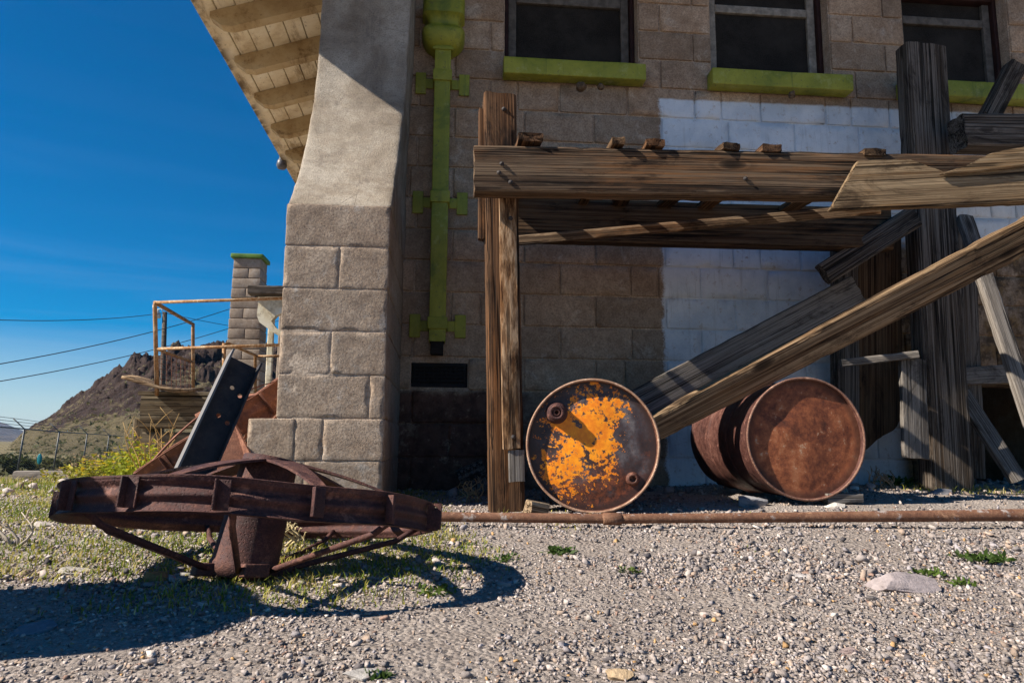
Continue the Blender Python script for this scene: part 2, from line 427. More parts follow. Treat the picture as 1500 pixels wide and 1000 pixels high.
def attr_mat(name, rough=.9, bump=True, trans=0.):
    m = NT(name); c = m.attr()
    v = m.coord(rnd=False)
    if bump:
        b = m.noise(v, 180, 4, .7)
        c = m.mix(m.rng(b, .3, .7, .2, 0), c, m.mix(.6, c, (0, 0, 0)))
        b2 = m.noise(v, 42, 6, .7); c = m.mix(m.rng(b2, .36, .6, .22, 0), c, m.mix(.55, c, (.05, .04, .035)))
        return m.done(c, rough, m.bump(m.math('ADD', m.math('MULTIPLY', b, .35), b2), .6, .008), spec=.15)
    if trans:
        t = m.n('ShaderNodeBsdfTranslucent'); m.l(c, t.inputs[0]); mx = m.n('ShaderNodeMixShader'); mx.inputs[0].default_value = trans
        m.l(m.b.outputs[0], mx.inputs[1]); m.l(t.outputs[0], mx.inputs[2]); m.l(mx.outputs[0], m.nt.nodes['Material Output'].inputs[0])
    return m.done(c, rough, spec=.2)

def ground_mat():
    m = NT('dirt'); v = m.coord(rnd=False)
    a = m.noise(v, 1.6, 5, .6); b = m.noise(v, 22, 6, .75); d = m.noise(v, 150, 5, .8); far = m.noise(v, .05, 6, .7)
    peb = m.voro(v, 85, 'F1', 'Color'); pd = m.voro(v, 85)
    c = m.ramp(m.math('ADD', m.math('MULTIPLY', a, .4), m.math('MULTIPLY', b, .6)),
               [(.33, (.28, .22, .185)), (.5, (.44, .365, .315)), (.68, (.57, .49, .435))])
    pc = m.mix(.75, m.ramp(m.sep(peb)[0], [(0, (.13, .12, .12)), (.5, (.36, .32, .29)), (1, (.6, .55, .5))]), c)
    c = m.mix(.75, c, pc)
    c = m.mix(m.rng(d, .3, .7, .5, 0), c, (.10, .08, .065))
    x, y, z = m.sep(v)
    fm = m.rng(y, 9, 26)
    fc = m.ramp(far, [(.35, (.12, .105, .05)), (.5, (.20, .165, .09)), (.65, (.25, .20, .14))])
    c = m.mix(fm, c, fc)
    h = m.math('ADD', m.math('MULTIPLY', d, .6), m.math('SUBTRACT', 1.0, pd))
    return m.done(c, .95, m.bump(h, 1.0, .011), spec=.1)

def rockface():
    m = NT('mountain_rock'); v = m.coord(rnd=False)
    a = m.noise(v, .022, 6, .65, .3); b = m.noise(v, .16, 8, .75); d = m.noise(v, .8, 6, .8); f = m.noise(v, .055, 7, .7, .5)
    geo = m.n('ShaderNodeNewGeometry'); nz = m.sep(geo.outputs['True Normal'])[2]
    x, y, z = m.sep(v)
    rk = m.ramp(b, [(.32, (.022, .016, .016)), (.5, (.060, .042, .038)), (.68, (.115, .085, .072))])
    so = m.ramp(d, [(.35, (.12, .10, .055)), (.55, (.21, .17, .10)), (.7, (.27, .215, .14))])
    so = m.mix(m.rng(m.voro(v, .30), .12, .34, .7, 0), so, (.05, .055, .026))
    t = m.math('ADD', m.math('MULTIPLY', f, 1.0), m.math('MULTIPLY', nz, .35))
    t = m.math('ADD', t, m.math('MULTIPLY', m.rng(m.math('ADD', z, m.math('MULTIPLY', a, 10.)), 3, 13, 1, 0), .30))
    c = m.mix(m.rng(t, .84, .93), rk, so)
    c = m.mix(m.rng(d, .5, .66, .0, .4), c, (.018, .014, .013))
    return m.done(c, .95, m.bump(m.math('ADD', b, m.math('MULTIPLY', d, .6)), 1.0, 2.0), spec=.05)

M_ = {}
M_['block'] = concrete('block_concrete'); M_['wallblock'] = concrete('wall_block', wall=True); M_['stucco'] = stucco(); M_['green'] = green()
M_['wood_grey'] = wood('wood_grey', (.150, .130, .112), (.26, .232, .205), (.055, .046, .040), (.13, .085, .05), .35)
M_['wood_dark'] = wood('wood_dark', (.078, .060, .045), (.215, .18, .15), (.020, .015, .012), (.085, .048, .022), .6)
M_['wood_brown'] = wood('wood_brown', (.075, .043, .023), (.15, .092, .050), (.018, .010, .007), (.14, .060, .020), .5)
M_['wood_post'] = wood('wood_post', (.075, .038, .020), (.17, .090, .046), (.015, .009, .007), (.20, .075, .020), .55)
M_['wood_orange'] = wood('wood_orange', (.24, .130, .062), (.42, .285, .175), (.055, .025, .012), (.38, .16, .05), .6, True, 9., .33)
M_['wood_tan'] = wood('wood_tan', (.25, .17, .10), (.42, .31, .20), (.09, .052, .028), (.32, .16, .05), .5)
M_['wood_board'] = wood('wood_board', (.19, .128, .072), (.33, .24, .145), (.060, .036, .020), (.24, .115, .032), .55)
M_['wood_long'] = wood('wood_long', (.15, .092, .050), (.34, .235, .14), (.035, .020, .012), (.20, .090, .028), .5)
M_['wood_beam'] = wood('wood_beam', (.098, .060, .036), (.205, .142, .090), (.018, .012, .009), (.28, .105, .024), .65)
M_['rust_dark'] = rust('rust_dark', (.032, .013, .012), (.092, .035, .030), (.19, .085, .058), rough=.7)
M_['rust_red'] = rust('rust_red', (.10, .038, .024), (.22, .085, .048), (.33, .15, .09), rough=.75)
M_['rust_pipe'] = rust('rust_pipe', (.09, .04, .024), (.22, .10, .055), (.34, .19, .11), (.40, .35, .32), .05, sc_=1.6)
M_['rust_body'] = rust('rust_body', (.04, .017, .013), (.13, .048, .030), (.23, .10, .062), rough=.55)
M_['rust_rail'] = rust('rust_rail', (.16, .06, .02), (.40, .22, .09), (.66, .55, .38), rough=.75, sc_=1.2)
def steel_sunlit_edge():
    m = NT('steel_sunlit_edge'); v = m.coord(rnd=False); a = m.noise(v, 9, 6, .7); b = m.noise(v, 60, 5, .75); x, y, z = m.sep(v)
    c = m.mix(m.rng(a, .35, .65), (.016, .013, .014), (.045, .034, .031)); c = m.mix(m.rng(b, .55, .7, 0, .6), c, (.09, .055, .04))
    e = m.math('MULTIPLY', m.rng(z, -.0605, -.059, 1, 0), m.rng(b, .25, .5, .55, 1))  # sunlit flange side painted in as a paler, worn steel edge
    return m.done(m.mix(e, c, (.17, .155, .145)), .68, m.bump(b, .3, .003), spec=.4)
M_['steel_sunlit_edge'] = steel_sunlit_edge()
M_['steel'] = rust('steel_dark', (.022, .018, .018), (.045, .037, .036), (.10, .08, .07), (.16, .15, .145), .02, rough=.7)
M_['drum1'] = drum_paint(); M_['drum2'] = drum_rust()
M_['dirt'] = ground_mat(); M_['stone'] = attr_mat('stone'); M_['leaf'] = attr_mat('leaf', .6, False, .35); M_['rockface'] = rockface()

# ------------------------------------------------------------------ ground
def axis(f0, f1, step, far0, far1, k=1.22):
    a = list(np.arange(f0, f1 + step / 2, step)); s = step; x = a[-1]
    while x < far1: s *= k; x += s; a.append(x)
    s = step; x = a[0]; b = []
    while x > far0: s *= k; x -= s; b.append(x)
    return np.array(b[::-1] + a)
gx = axis(-4.5, 5.0, .05, -14000, 14000); gy = axis(.2, 7.5, .05, -3000, 14000)
A, B = np.meshgrid(gx, gy, indexing='ij'); Zg = gz(A, B); nx_, ny_ = A.shape
idx = np.arange(nx_ * ny_).reshape(nx_, ny_)
Q = np.stack([idx[:-1, :-1], idx[1:, :-1], idx[1:, 1:], idx[:-1, 1:]], -1).reshape(-1, 4)
tag(mesh('ground', np.stack([A.ravel(), B.ravel(), Zg.ravel()], 1), Q, M_['dirt']), kind='structure')

# ------------------------------------------------------------------ block building: gable wall with windows, buttress, eaves
WY = 4.70; CH = .2115
bld = empty('block_building', (.5, WY, 0), 'grey concrete block building with a flared corner buttress, green trim and deep cream eaves', 'building')
x_l, x_r = P(420, 298, 3.53).x, P(572, 301, 3.53).x
def rect(px0, px1, pyb):
    return P(px0, pyb, WY).x, P(px1, pyb, WY).x
wins = []
for px0, px1, pyb in ((739, 936, 94), (1043, 1219, 110), (1330, 1486, 127)):
    a, b = rect(px0, px1, pyb); wins.append((a, b, 2.87, 3.66))
vent = (P(602, 548, WY).x, P(685, 548, WY).x, P(640, 567, WY).z, P(640, 531, WY).z)
added_dark_hole = (P(1424, 620, WY).x, 5.0, -.3, P(1450, 562, WY).z)  # opening added so the shaded wall foot turns black here
holes = wins + [vent, added_dark_hole]
rnd = random.Random(4)
mb = MB()
X0 = P(820, 410, WY).x; wl, wr, wt = -.72, 5.6, 5.6
def emit_block(x0, x1, z0, z1, seed):
    v = rnd.uniform(.76, 1.18); w = rnd.uniform(-.03, .03); c = (v * (1 + w), v, v * (1 - w))
    g = .0055
    mb.rough_box((x0 + g, WY - rnd.uniform(.0, .003), z0 + g), (x1 - g, WY + .1, z1 - g), .045, .007, .0026, 16, seed, c, skip=((1, 1),), chip=.02)
k = -1
while k * CH < wt:
    z0, z1 = k * CH, (k + 1) * CH
    off = X0 + (0 if k % 2 == 0 else .2375); n0 = int(math.floor((wl - off) / .475)); x = off + n0 * .475
    while x < wr:
        segs = [(max(x, wl), min(x + .475, wr))]
        if z0 > 3.9 and x > 2.6: x += .475; continue
        if rnd.random() < .16: segs = [(segs[0][0], segs[0][0] + .19), (segs[0][0] + .19, segs[0][1])]
        for h in holes:
            out = []
            for s0, s1 in segs:
                lo, hi = max(z0, h[2]), min(z1, h[3])
                if hi - lo < .05 or s1 <= h[0] or s0 >= h[1]: out.append((s0, s1)); continue
                if s0 < h[0]: out.append((s0, h[0]))
                if s1 > h[1]: out.append((h[1], s1))
            segs = out
        for s0, s1 in segs:
            if s1 - s0 > .03:
                zz0, zz1 = z0, z1
                for h in holes:
                    if s1 > h[0] + .01 and s0 < h[1] - .01:
                        if z0 < h[2] < z1: zz1 = min(zz1, h[2])
                        if z0 < h[3] < z1: zz0 = max(zz0, h[3])
                emit_block(s0, s1, zz0, zz1, rnd.randrange(999))
        x += .475
    k += 1
# mortar bed behind the block faces: sheet with the openings cut out, and their reveals
xs = sorted({wl + .004, wr} | {h[0] for h in holes} | {h[1] for h in holes}); zs = sorted({-.3, wt} | {h[2] for h in holes} | {h[3] for h in holes})
mc = (1.25, 1.30, 1.36)
for i in range(len(xs) - 1):
    for j in range(len(zs) - 1):
        cx_, cz_ = (xs[i] + xs[i + 1]) / 2, (zs[j] + zs[j + 1]) / 2
        if any(h[0] < cx_ < h[1] and h[2] < cz_ < h[3] for h in holes): continue
        y = WY + .013
        nxq = max(1, int((xs[i + 1] - xs[i]) / .3)); 
        mb.add([(xs[i], y, zs[j]), (xs[i + 1], y, zs[j]), (xs[i + 1], y, zs[j + 1]), (xs[i], y, zs[j + 1])], [(0, 1, 2, 3)], mc)
for h in holes:
    a, b, c, d = h; y0, y1 = WY + .014, WY + .3
    mb.add([(a, y0, c), (a, y1, c), (a, y1, d), (a, y0, d)], [(0, 1, 2, 3)], mc); mb.add([(b, y0, c), (b, y1, c), (b, y1, d), (b, y0, d)], [(3, 2, 1, 0)], mc)
    mb.add([(a, y0, d), (b, y0, d), (b, y1, d), (a, y1, d)], [(3, 2, 1, 0)], mc); mb.add([(a, y0, c), (b, y0, c), (b, y1, c), (a, y1, c)], [(0, 1, 2, 3)], mc)
mb.build('wall', M_['wallblock'], bld, col=True)
# the side wall that runs away behind the buttress
mb = MB(); z = -2 * CH; k = 0
while z < 3.9:
    y = WY + .11 + (0 if k % 2 else .24)
    mb.rough_box((wl - .0, WY + .108, z + .006), (wl + .2, y - .006, z + CH - .006), .2, .01, .003, 14, k, (.95, .95, .95))
    while y < 10.4:
        v = rnd.uniform(.85, 1.1); mb.rough_box((wl - .0, y + .006, z + .006), (wl + .2, min(y + .475, 10.5) - .006, z + CH - .006), .2, .01, .003, 14, k, (v, v, v)); y += .475
    z += CH; k += 1
mb.box((wl + .012, WY + .12, -.4), (wl + .19, 10.49, 4.0))
mb.box((wl + .19, 10.3, -.6), (5.6, 10.48, 4.0)); mb.box((5.4, WY + .12, -.4), (5.59, 10.29, 4.0))
mb.build('side_wall', M_['block'], bld, col=True)

# buttress courses
mb = MB()
zc = [P(500, py, 3.53).z for py in (299, 361, 423, 485, 549, 613, 675)] + [-.02, -.25]
splits = [None, 494, None, 487, 545, (440, 480), (455,), 470]
for i in range(len(zc) - 1):
    z1, z0 = zc[i], zc[i + 1]
    xa = x_l if i < 5 else P(362, 640, 3.53).x
    cuts = [xa]; s = splits[i]
    if s is not None:
        for q in (s if isinstance(s, tuple) else (s,)): cuts.append(P(q, 450, 3.53).x)
    cuts.append(x_r)
    for a, b in zip(cuts[:-1], cuts[1:]):
        v = rnd.uniform(.92, 1.10); g = .0026
        mb.rough_box((a + (g if a != xa else 0), 3.53 + rnd.uniform(0, .004), z0 + g), (b - (g if b != x_r else 0), 4.715, z1 - g), .018, .005, .0022, 30, rnd.randrange(999), (v * 1.06, v * 1.03, v), skip=((1, 1),), chip=.026)
mb.rough_box((x_l + .0045, 3.5355, -.2), (x_r - .0045, 4.71, zc[0] - .01), .2, .004, .002, 14, 3, (1.2, 1.21, 1.22))
mb.build('buttress', M_['block'], bld, col=True)
# its plastered flare
pz = [1.40, 1.446, 1.50, 1.58, 1.68, 1.84, 2.0, 2.2, 2.42, 2.7, 3.0, 3.5, 4.3]; pyv = [3.53, 3.535, 3.60, 3.68, 3.77, 3.885, 3.985, 4.075, 4.14, 4.185, 4.22, 4.27, 4.33]
def flare(p):
    q = p.copy(); y = np.interp(p[:, 2], pz, pyv); q[:, 1] = y + (4.712 - y) * p[:, 1]
    q[:, 0] += smooth(1.6, 3.2, p[:, 2]) * .03 * (p[:, 0] > (x_l + x_r) / 2); return q
mb = MB(); mb.rough_box((x_l - .004, 0, zc[0] - .004), (x_r + .004, 1, 4.12), .025, .02, .005, 12, 8, fmap=flare, skip=((1, 1),))
mb.build('buttress_flare', M_['stucco'], bld)

# eaves: left eave line at X=-1.9, roof rising to the right, boards on the underside
EX, EZ, SL = -1.9, 3.455, .33
def cream(k=(1, 1, 1)):
    m = NT('cream_paint'); v = m.coord(rnd=False)
    a = m.noise(v, 4, 6, .7); b = m.noise(v, 30, 6, .8); st = m.noise(m.coord((6, 1.2, 6), rnd=False), 1, 6, .75)
    c = m.ramp(a, [(.34, (.58, .47, .30)), (.5, (.76, .67, .48)), (.66, (.84, .78, .62))])
    c = m.mix(m.rng(st, .5, .68, 0, .75), c, (.22, .14, .06))
    c = m.mix(m.rng(b, .60, .68, 0, .85), c, (.10, .065, .035))
    c = m.mix(1.0, c, k, 'MULTIPLY')
    xx_ = m.sep(v)[0]; c = m.mix(m.math('MULTIPLY', m.math('MULTIPLY', m.rng(xx_, -1.78, -1.9, 0, 1), m.rng(xx_, -1.98, -1.93, 0, 1)), m.rng(a, .42, .58)), c, (.07, .045, .025))
    return m.done(c, .8, m.bump(b, .4, .004), spec=.25)
M_['cream'] = cream(); M_['cream_tan'] = cream((.60, .52, .40))  # second cream is darker and tanner, for the rafters
dkroof = flat('roof_felt', (.05, .042, .038), .9, .3, 6)
XR = 3.2; ZR = EZ + SL * (XR - EX)
def slopez(x): return EZ + SL * (x - EX)
mb = MB(); YF, YB = 3.42, 11.0
for (xa, xb) in ((EX, XR),):
    mb.add([(xa, YF, slopez(xa) + .03), (xb, YF, slopez(xb) + .03), (xb, YB, slopez(xb) + .03), (xa, YB, slopez(xa) + .03),
            (xa, YF, slopez(xa) + .10), (xb, YF, slopez(xb) + .10), (xb, YB, slopez(xb) + .10), (xa, YB, slopez(xa) + .10)],
           [(0, 3, 2, 1), (4, 5, 6, 7), (0, 1, 5, 4), (1, 2, 6, 5), (2, 3, 7, 6), (3, 0, 4, 7)])
    xe = 2 * XR - EX
    mb.add([(xe, YF, EZ + .03), (XR + .001, YF, ZR + .03), (XR + .001, YB, ZR + .03), (xe, YB, EZ + .03),
            (xe, YF, EZ + .10), (XR + .001, YF, ZR + .10), (XR + .001, YB, ZR + .10), (xe, YB, EZ + .10)],
           [(0, 1, 2, 3), (4, 7, 6, 5), (0, 4, 5, 1), (1, 5, 6, 2), (2, 6, 7, 3), (3, 7, 4, 0)])
roof = mb.build('roof', dkroof, bld, smooth_=False)
mb = MB(); x = EX + .012; i = 0
while x < -.75:
    w = .135; a, b = x + .004, min(x + w - .004, -.74); dz = rnd.uniform(-.003, .003)
    ys = np.linspace(YF + .01, YB - .05, 40)
    V = []; Fc = []
    for y in ys:
        e = rnd.uniform(-.0015, .0015)
        V += [(a, y, slopez(a) + dz), (a + .004, y, slopez(a) - .004 + dz + e), (b - .004, y, slopez(b) - .004 + dz + e), (b, y, slopez(b) + dz), (b, y, slopez(b) + .026), (a, y, slopez(a) + .026)]
    for q in range(len(ys) - 1):
        for s in range(6): Fc.append((q * 6 + s, q * 6 + (s + 1) % 6, q * 6 + 6 + (s + 1) % 6, q * 6 + 6 + s))
    Fc += [(0, 1, 2, 3, 4, 5), tuple(len(V) - 6 + s for s in range(6))[::-1]]
    mb.add(V, Fc); x += w; i += 1
soffit = mb.build('soffit', M_['cream'], bld, smooth_=False)
for y in (4.02, 4.68, 5.33, 5.98, 6.63, 7.3, 7.98, 8.65, 9.3, 9.95):
    mb = MB(); w = .046; prof = []   # rafter tail, its lower edge scooped up to the tip
    xa, xb = EX + .10, -.74
    for t in np.linspace(0, 1, 14):
        xx = xa + (xb - xa) * t; dpt = .05 + .12 * min(1, (t / .15)) ** .5
        prof.append((xx, slopez(xx) - .006, slopez(xx) - dpt))
    V = []; Fc = []
    for xx, zt, zb in prof:
        V += [(xx, y - w, zt), (xx, y - w, zb), (xx, y + w, zb), (xx, y + w, zt)]
    for q in range(13):
        for s in range(4): Fc.append((q * 4 + s, q * 4 + 4 + s, q * 4 + 4 + (s + 1) % 4, q * 4 + (s + 1) % 4))
    Fc += [(3, 2, 1, 0), tuple(52 + s for s in range(4))]
    mb.add(V, Fc); mb.build('rafter', M_['cream_tan'], soffit, smooth_=False)

# windows
frame_red = flat('frame_dark_red', (.030, .011, .009), .7, .4); frame_pale = flat('frame_pale', (.27, .24, .20), .8, .35, 20); frame_grey = flat('frame_weathered', (.115, .10, .085), .8, .35, 20)
def screen():
    m = NT('window_screen'); v = m.coord(rnd=False)
    a = m.noise(v, 3, 5, .7); w = m.noise(m.coord((160, 1, 160), rnd=False), 1, 2)
    c = m.mix(m.rng(a, .35, .65), (.014, .012, .011), (.034, .03, .026)); c = m.mix(m.rng(w, .4, .6, 0, .4), c, (.05, .045, .04))
    return m.done(c, .85, spec=.08)
M_['screen'] = screen()
for i, (a, b, z0, z1) in enumerate(wins):
    mb = MB(); y0 = WY + .10   # outer dark red box frame
    fw = .032
    mb.rough_box((a + .003, y0, z0 + .003), (a + fw, y0 + .10, z1 - .003), .1, .004, .001); mb.rough_box((b - fw, y0, z0 + .003), (b - .003, y0 + .10, z1 - .003), .1, .004, .001)
    mb.rough_box((a + fw + .001, y0, z1 - fw), (b - fw - .001, y0 + .10, z1 - .003), .1, .004, .001); mb.rough_box((a + fw + .001, y0, z0 + .003), (b - fw - .001, y0 + .10, z0 + .02), .1, .004, .001)
    w = mb.build('window', frame_red, bld, origin=((a + b) / 2, y0, z0))
    mb = MB(); s0, s1, t0, t1 = a + fw + .004, b - fw - .004, z0 + .022, z1 - fw - .004; fw2 = .055; y2 = y0 + .035
    top = .10 if i else .06
    mb.rough_box((s0, y2, t0), (s0 + fw2, y2 + .03, t1), .1, .004, .001); mb.rough_box((s1 - fw2, y2, t0), (s1, y2 + .03, t1), .1, .004, .001)
    tz = t1 if i == 0 else P(1130, 22, WY + .13).z if i == 1 else P(1400, 38, WY + .13).z
    if i == 0: mb.rough_box((s0 + fw2 + .001, y2, P(840, 8, WY + .13).z), (s1 - fw2 - .001, y2 + .03, P(840, -8, WY + .13).z), .1, .004, .001)
    else: mb.rough_box((s0 + fw2 + .001, y2, tz), (s1 - fw2 - .001, y2 + .03, tz + .06), .1, .004, .001)
    mb.rough_box((s0 + fw2 + .001, y2, t0), (s1 - fw2 - .001, y2 + .03, t0 + .012), .1, .003, .001)
    mb.build('sash', frame_pale if i == 1 else frame_grey, w)
    mb = MB(); mb.box((s0 + .01, y2 + .031, t0 + .002), (s1 - .01, y2 + .036, t1)); mb.build('screen', M_['screen'], w, smooth_=False)
for (l0, l1, py0) in ((738, 947, 96), (1044, 1250, 112), (1386, 1520, 129)):
    a = P(l0, py0, 4.585).x; b = P(l1, py0 + 6, 4.585).x; z1 = P((l0 + l1) / 2, py0 + .5, 4.585).z; z1 = 2.862; 
    if l0 == 1386: a = wins[2][0] - .1; b = wins[2][1] + .1
    mb = MB(); mb.rough_box((a, 4.585, z1 - .118), (b, WY - .004, z1), .06, .008, .0025, 10, l0)
    o = mb.build('window_sill', M_['green'], bld, origin=((a + b) / 2, 4.64, z1))
# vent
mb = MB(); a, b, z0, z1 = vent; dk = flat('vent_iron', (.012, .011, .012), .7, .4, 30); yv = WY + .02
mb.box((a + .005, yv + .02, z0 + .005), (b - .005, yv + .03, z1 - .005))
for k in range(12):
    xx = a + .02 + (b - a - .04) * k / 11; mb.box((xx - .005, yv, z0 + .02), (xx + .005, yv + .012, z1 - .02))
for k in range(6):
    zz = z0 + .02 + (z1 - z0 - .04) * k / 5; mb.box((a + .01, yv - .003, zz - .004), (b - .01, yv + .009, zz + .004))
mb.box((a + .003, yv - .008, z0 + .003), (b - .003, yv - .004, z0 + .018)); mb.box((a + .003, yv - .008, z1 - .018), (b - .003, yv - .004, z1 - .003))
mb.build('vent', dk, bld, smooth_=False)
# downspout
ya = 4.56; pts = [(648, 66), (645, 250), (641.5, 497)]
xa = (P(648, 66, ya).x + P(641.5, 497, ya).x) / 2; zt, zb = P(648, 66, ya).z, P(641.5, 500, ya).z
mb = MB(); hw = .053
mb.rough_box((xa - hw, ya, zb), (xa + hw, WY - .03, zt), .1, .006, .0018, 12, 3, skip=((2, 0),))
ds = mb.build('downspout', M_['green'], bld, origin=(xa, 4.62, zb))
mb = MB(); mb.box((xa - hw + .008, ya + .01, zb - .004), (xa + hw - .008, WY - .04, zb + .003)); mb.rough_box((xa - .040, ya + .012, P(641, 518, ya).z), (xa + .040, WY - .045, zb + .02), .1, .006, .003, 12, 8)
mb.build('outlet', flat('rusted_outlet', (.02, .015, .013), .85, .4), ds)
for py in (110, 288, 473):
    zc_ = P(645, py, ya).z; mb = MB()
    mb.rough_box((xa - hw - .009, ya - .012, zc_ - .038), (xa + hw + .009, WY - .012, zc_ + .038), .1, .004, .001)
    mb.rough_box((xa - .135, WY - .016, zc_ - .034), (xa + .135, WY - .0085, zc_ + .034), .1, .003, .001)
    for s in (-1, 1):
        mb.rough_box((xa + s * .145 - .035, WY - .02, zc_ - .075), (xa + s * .145 + .035, WY - .0075, zc_ + .075), .1, .003, .001)
    mb.build('strap', M_['green'], ds)
# leader head: squat bowl under a flat collar
mb = MB(); zt0 = P(648, 70, ya).z; V = []; Fc = []; prof = [(.056, 0), (.080, .008), (.108, .028), (.130, .06), (.142, .10), (.143, .125), (.135, .145), (.117, .160), (.107, .170), (.105, .182), (.110, .205), (.124, .228), (.141, .240), (.141, .245), (.141, .36), (.12, .36)]
for r_, h_ in prof:
    for s in range(20):
        a = math.pi * s / 19; cx_, sy_ = math.cos(a), math.sin(a)
        q = lambda t: math.copysign(abs(t) ** .36, t)
        V.append((xa - r_ * q(cx_) , WY - .012 - (r_ * 1.15) * q(sy_), zt0 + h_))
n = 20
for i in range(len(prof) - 1):
    for s in range(n - 1): Fc.append((i * n + s, i * n + s + 1, (i + 1) * n + s + 1, (i + 1) * n + s))
Fc.append(tuple(range(n))[::-1]); Fc.append(tuple((len(prof) - 1) * n + s for s in range(n)))
mb.add(V, Fc); o = mb.build('leader_head', M_['green'], ds); o.modifiers.new('e', 'EDGE_SPLIT').split_angle = R(50)
mb = MB(); mb.rough_box((xa - .068, ya - .012, zt0 - .016), (xa + .068, WY - .02, zt0 + .004), .1, .004, .001); mb.build('collar', M_['green'], ds)
# mud nests and the lamp at the eave
def lump(name, c, r, mat, label, cat, group=None, seed=0, flat_=1.0, sub=3):
    bm = bmesh.new(); bmesh.ops.create_icosphere(bm, subdivisions=sub, radius=1)
    p = np.array([v.co[:] for v in bm.verts]); f = [tuple(v.index for v in q.verts) for q in bm.faces]; bm.free()
    n = fbm(p, 1.3, 3, seed) * .35 + vnoise(p, 4.5, seed + 3) * .12
    p = p * (1 + n)[:, None] * np.array([r, r, r * flat_])
    return tag(mesh(name, p, f, mat, None, Matrix.Translation(Vector(c))), label, cat, group)
nestm = flat('dried_mud', (.13, .085, .05), .95, .5, 60)
lump('mud_nest', P(851, 127, 4.60), .034, nestm, 'larger dried mud wasp nest under the left window sill', 'nest', 'mud nests under the sills', seed=3)
lump('mud_nest', P(880, 127, 4.60), .022, nestm, 'smaller dried mud wasp nest right of a larger one under the left sill', 'nest', 'mud nests under the sills', seed=5)
lump('mud_nest', P(1160, 139, 4.60), .026, nestm, 'dried mud wasp nest under the middle window sill', 'nest', 'mud nests under the sills', seed=9)
mb = MB(); c = P(413, 236, 8.2); ml = Matrix.Translation(c)
mb.lathe([(.001, .06), (.03, .06), (.035, .02), (.05, 0), (.06, -.05), (.045, -.09), (.001, -.10)], 16, ml)
tag(mb.build('eave_lamp', flat('lamp_metal', (.10, .10, .11), .4, .4), origin=c), 'small round metal lamp under the far end of the cream eaves', 'lamp')

# ------------------------------------------------------------------ oil drums
def disc(rm, nr, na, fn):
    V = [(0, fn(0, 0), 0)]; Fc = []
    for i in range(1, nr + 1):
        r_ = rm * i / nr
        for k in range(na):
            a = 2 * math.pi * k / na; x, z = r_ * math.cos(a), r_ * math.sin(a); V.append((x, fn(x, z), z))
    for k in range(na): Fc.append((0, 1 + k, 1 + (k + 1) % na))
    for i in range(nr - 1):
        for k in range(na):
            a = 1 + i * na; Fc.append((a + k, a + na + k, a + na + (k + 1) % na, a + (k + 1) % na))
    return V, Fc
def drum(center, yaw, label, headmat, bodymat, rimmat, bungs, seed, size=1., dent=.004):
    rot = Matrix.Rotation(yaw, 3, 'Z') @ Matrix.Diagonal((size, size, size))
    root = empty('steel_drum', center, label, 'drum', 'rusty steel drums', rot); M = WM[root.name]
    Ry = Matrix.Rotation(R(-90), 4, 'X')     # lathe axis Z -> +Y (into the picture)
    prof = [(.284, .022), (.2845, .004), (.2865, -.001), (.2905, -.003), (.2945, -.001), (.2955, .004), (.2945, .012), (.290, .018), (.2865, .026)]
    L = .86; h = .05
    while h < L - .05:
        t = h; bulge = 0
        for c_ in (.30, .57): bulge += .010 * math.exp(-((t - c_) / .012) ** 2) * .7
        for c_ in (.06, .09, .12, .75, .78): bulge += .0022 * math.exp(-((t - c_) / .008) ** 2)
        prof.append((.2862 + bulge, h)); h += .008
    prof += [(.2865, L - .026), (.290, L - .018), (.2955, L - .004), (.2905, L + .003), (.2845, L - .004), (.284, L - .02), (.001, L - .02)]
    mb = MB(); mb.lathe(prof, 120)
    V = np.array(mb.v); ang = np.arctan2(V[:, 1], V[:, 0])
    rr = np.hypot(V[:, 0], V[:, 1]); dn = fbm(np.stack([np.cos(ang) * 2, np.sin(ang) * 2, V[:, 2] * 5], 1), 1, 3, seed) * dent * 1.6 * smooth(.0, .1, V[:, 2]) + vnoise(np.stack([np.cos(ang) * 6, np.sin(ang) * 6, V[:, 2] * 3], 1), 1, seed) * .0012
    V[:, 0] *= 1 + dn / .29; V[:, 1] *= 1 + dn / .29
    mb.v = [tuple((Ry @ Vector(p))) for p in V]
    mb.build('body', bodymat, root, M)
    mb = MB(); q = np.linspace(0, 2 * math.pi, 121)
    pts = [(.2915 * math.cos(a) * (1 + .001 * math.sin(9 * a)), -.002 + .0012 * math.sin(5 * a + seed), .2915 * math.sin(a)) for a in q]
    mb.tube(pts, .0058, 8, False); mb.build('chime', rimmat, root, M)
    s0 = seed * 1.7
    def fn(x, z):
        r_ = math.hypot(x, z); d = .019 + .004 * float(smooth(.20, .245, r_)) - .006 * float(1 - smooth(0, .25, r_))
        return d + float(vnoise(np.array([[x, z, s0]]), 7, seed)[0]) * dent + float(vnoise(np.array([[x, z, s0]]), 19, seed)[0]) * dent * .25
    V, Fc = disc(.2846, 26, 90, fn)
    head = mesh('head', V, Fc, headmat, root, M)
    for (bx, bz, big) in bungs:
        Mb = M @ Matrix.Translation((bx, .012, bz)) @ Matrix.Rotation(R(90), 4, 'X')   # local Z -> -Y (towards viewer)
        mb = MB()
        if big: mb.lathe([(.050, -.006), (.046, .006), (.043, .010), (.043, .028), (.040, .032), (.034, .032), (.033, .040), (.033, .046), (.030, .049), (.022, .049), (.0205, .043), (.0205, .039), (.015, .039), (.0145, .045), (.010, .046), (.009, .038), (.009, .018), (.001, .018)], 40)
        else: mb.lathe([(.031, -.006), (.028, .004), (.026, .008), (.022, .013), (.016, .014), (.0135, .012), (.013, -.004), (.001, -.004)], 32)
        mb.build('bung', M_['rust_dark'] if big else M_['rust_body'], head, Mb)
    return root
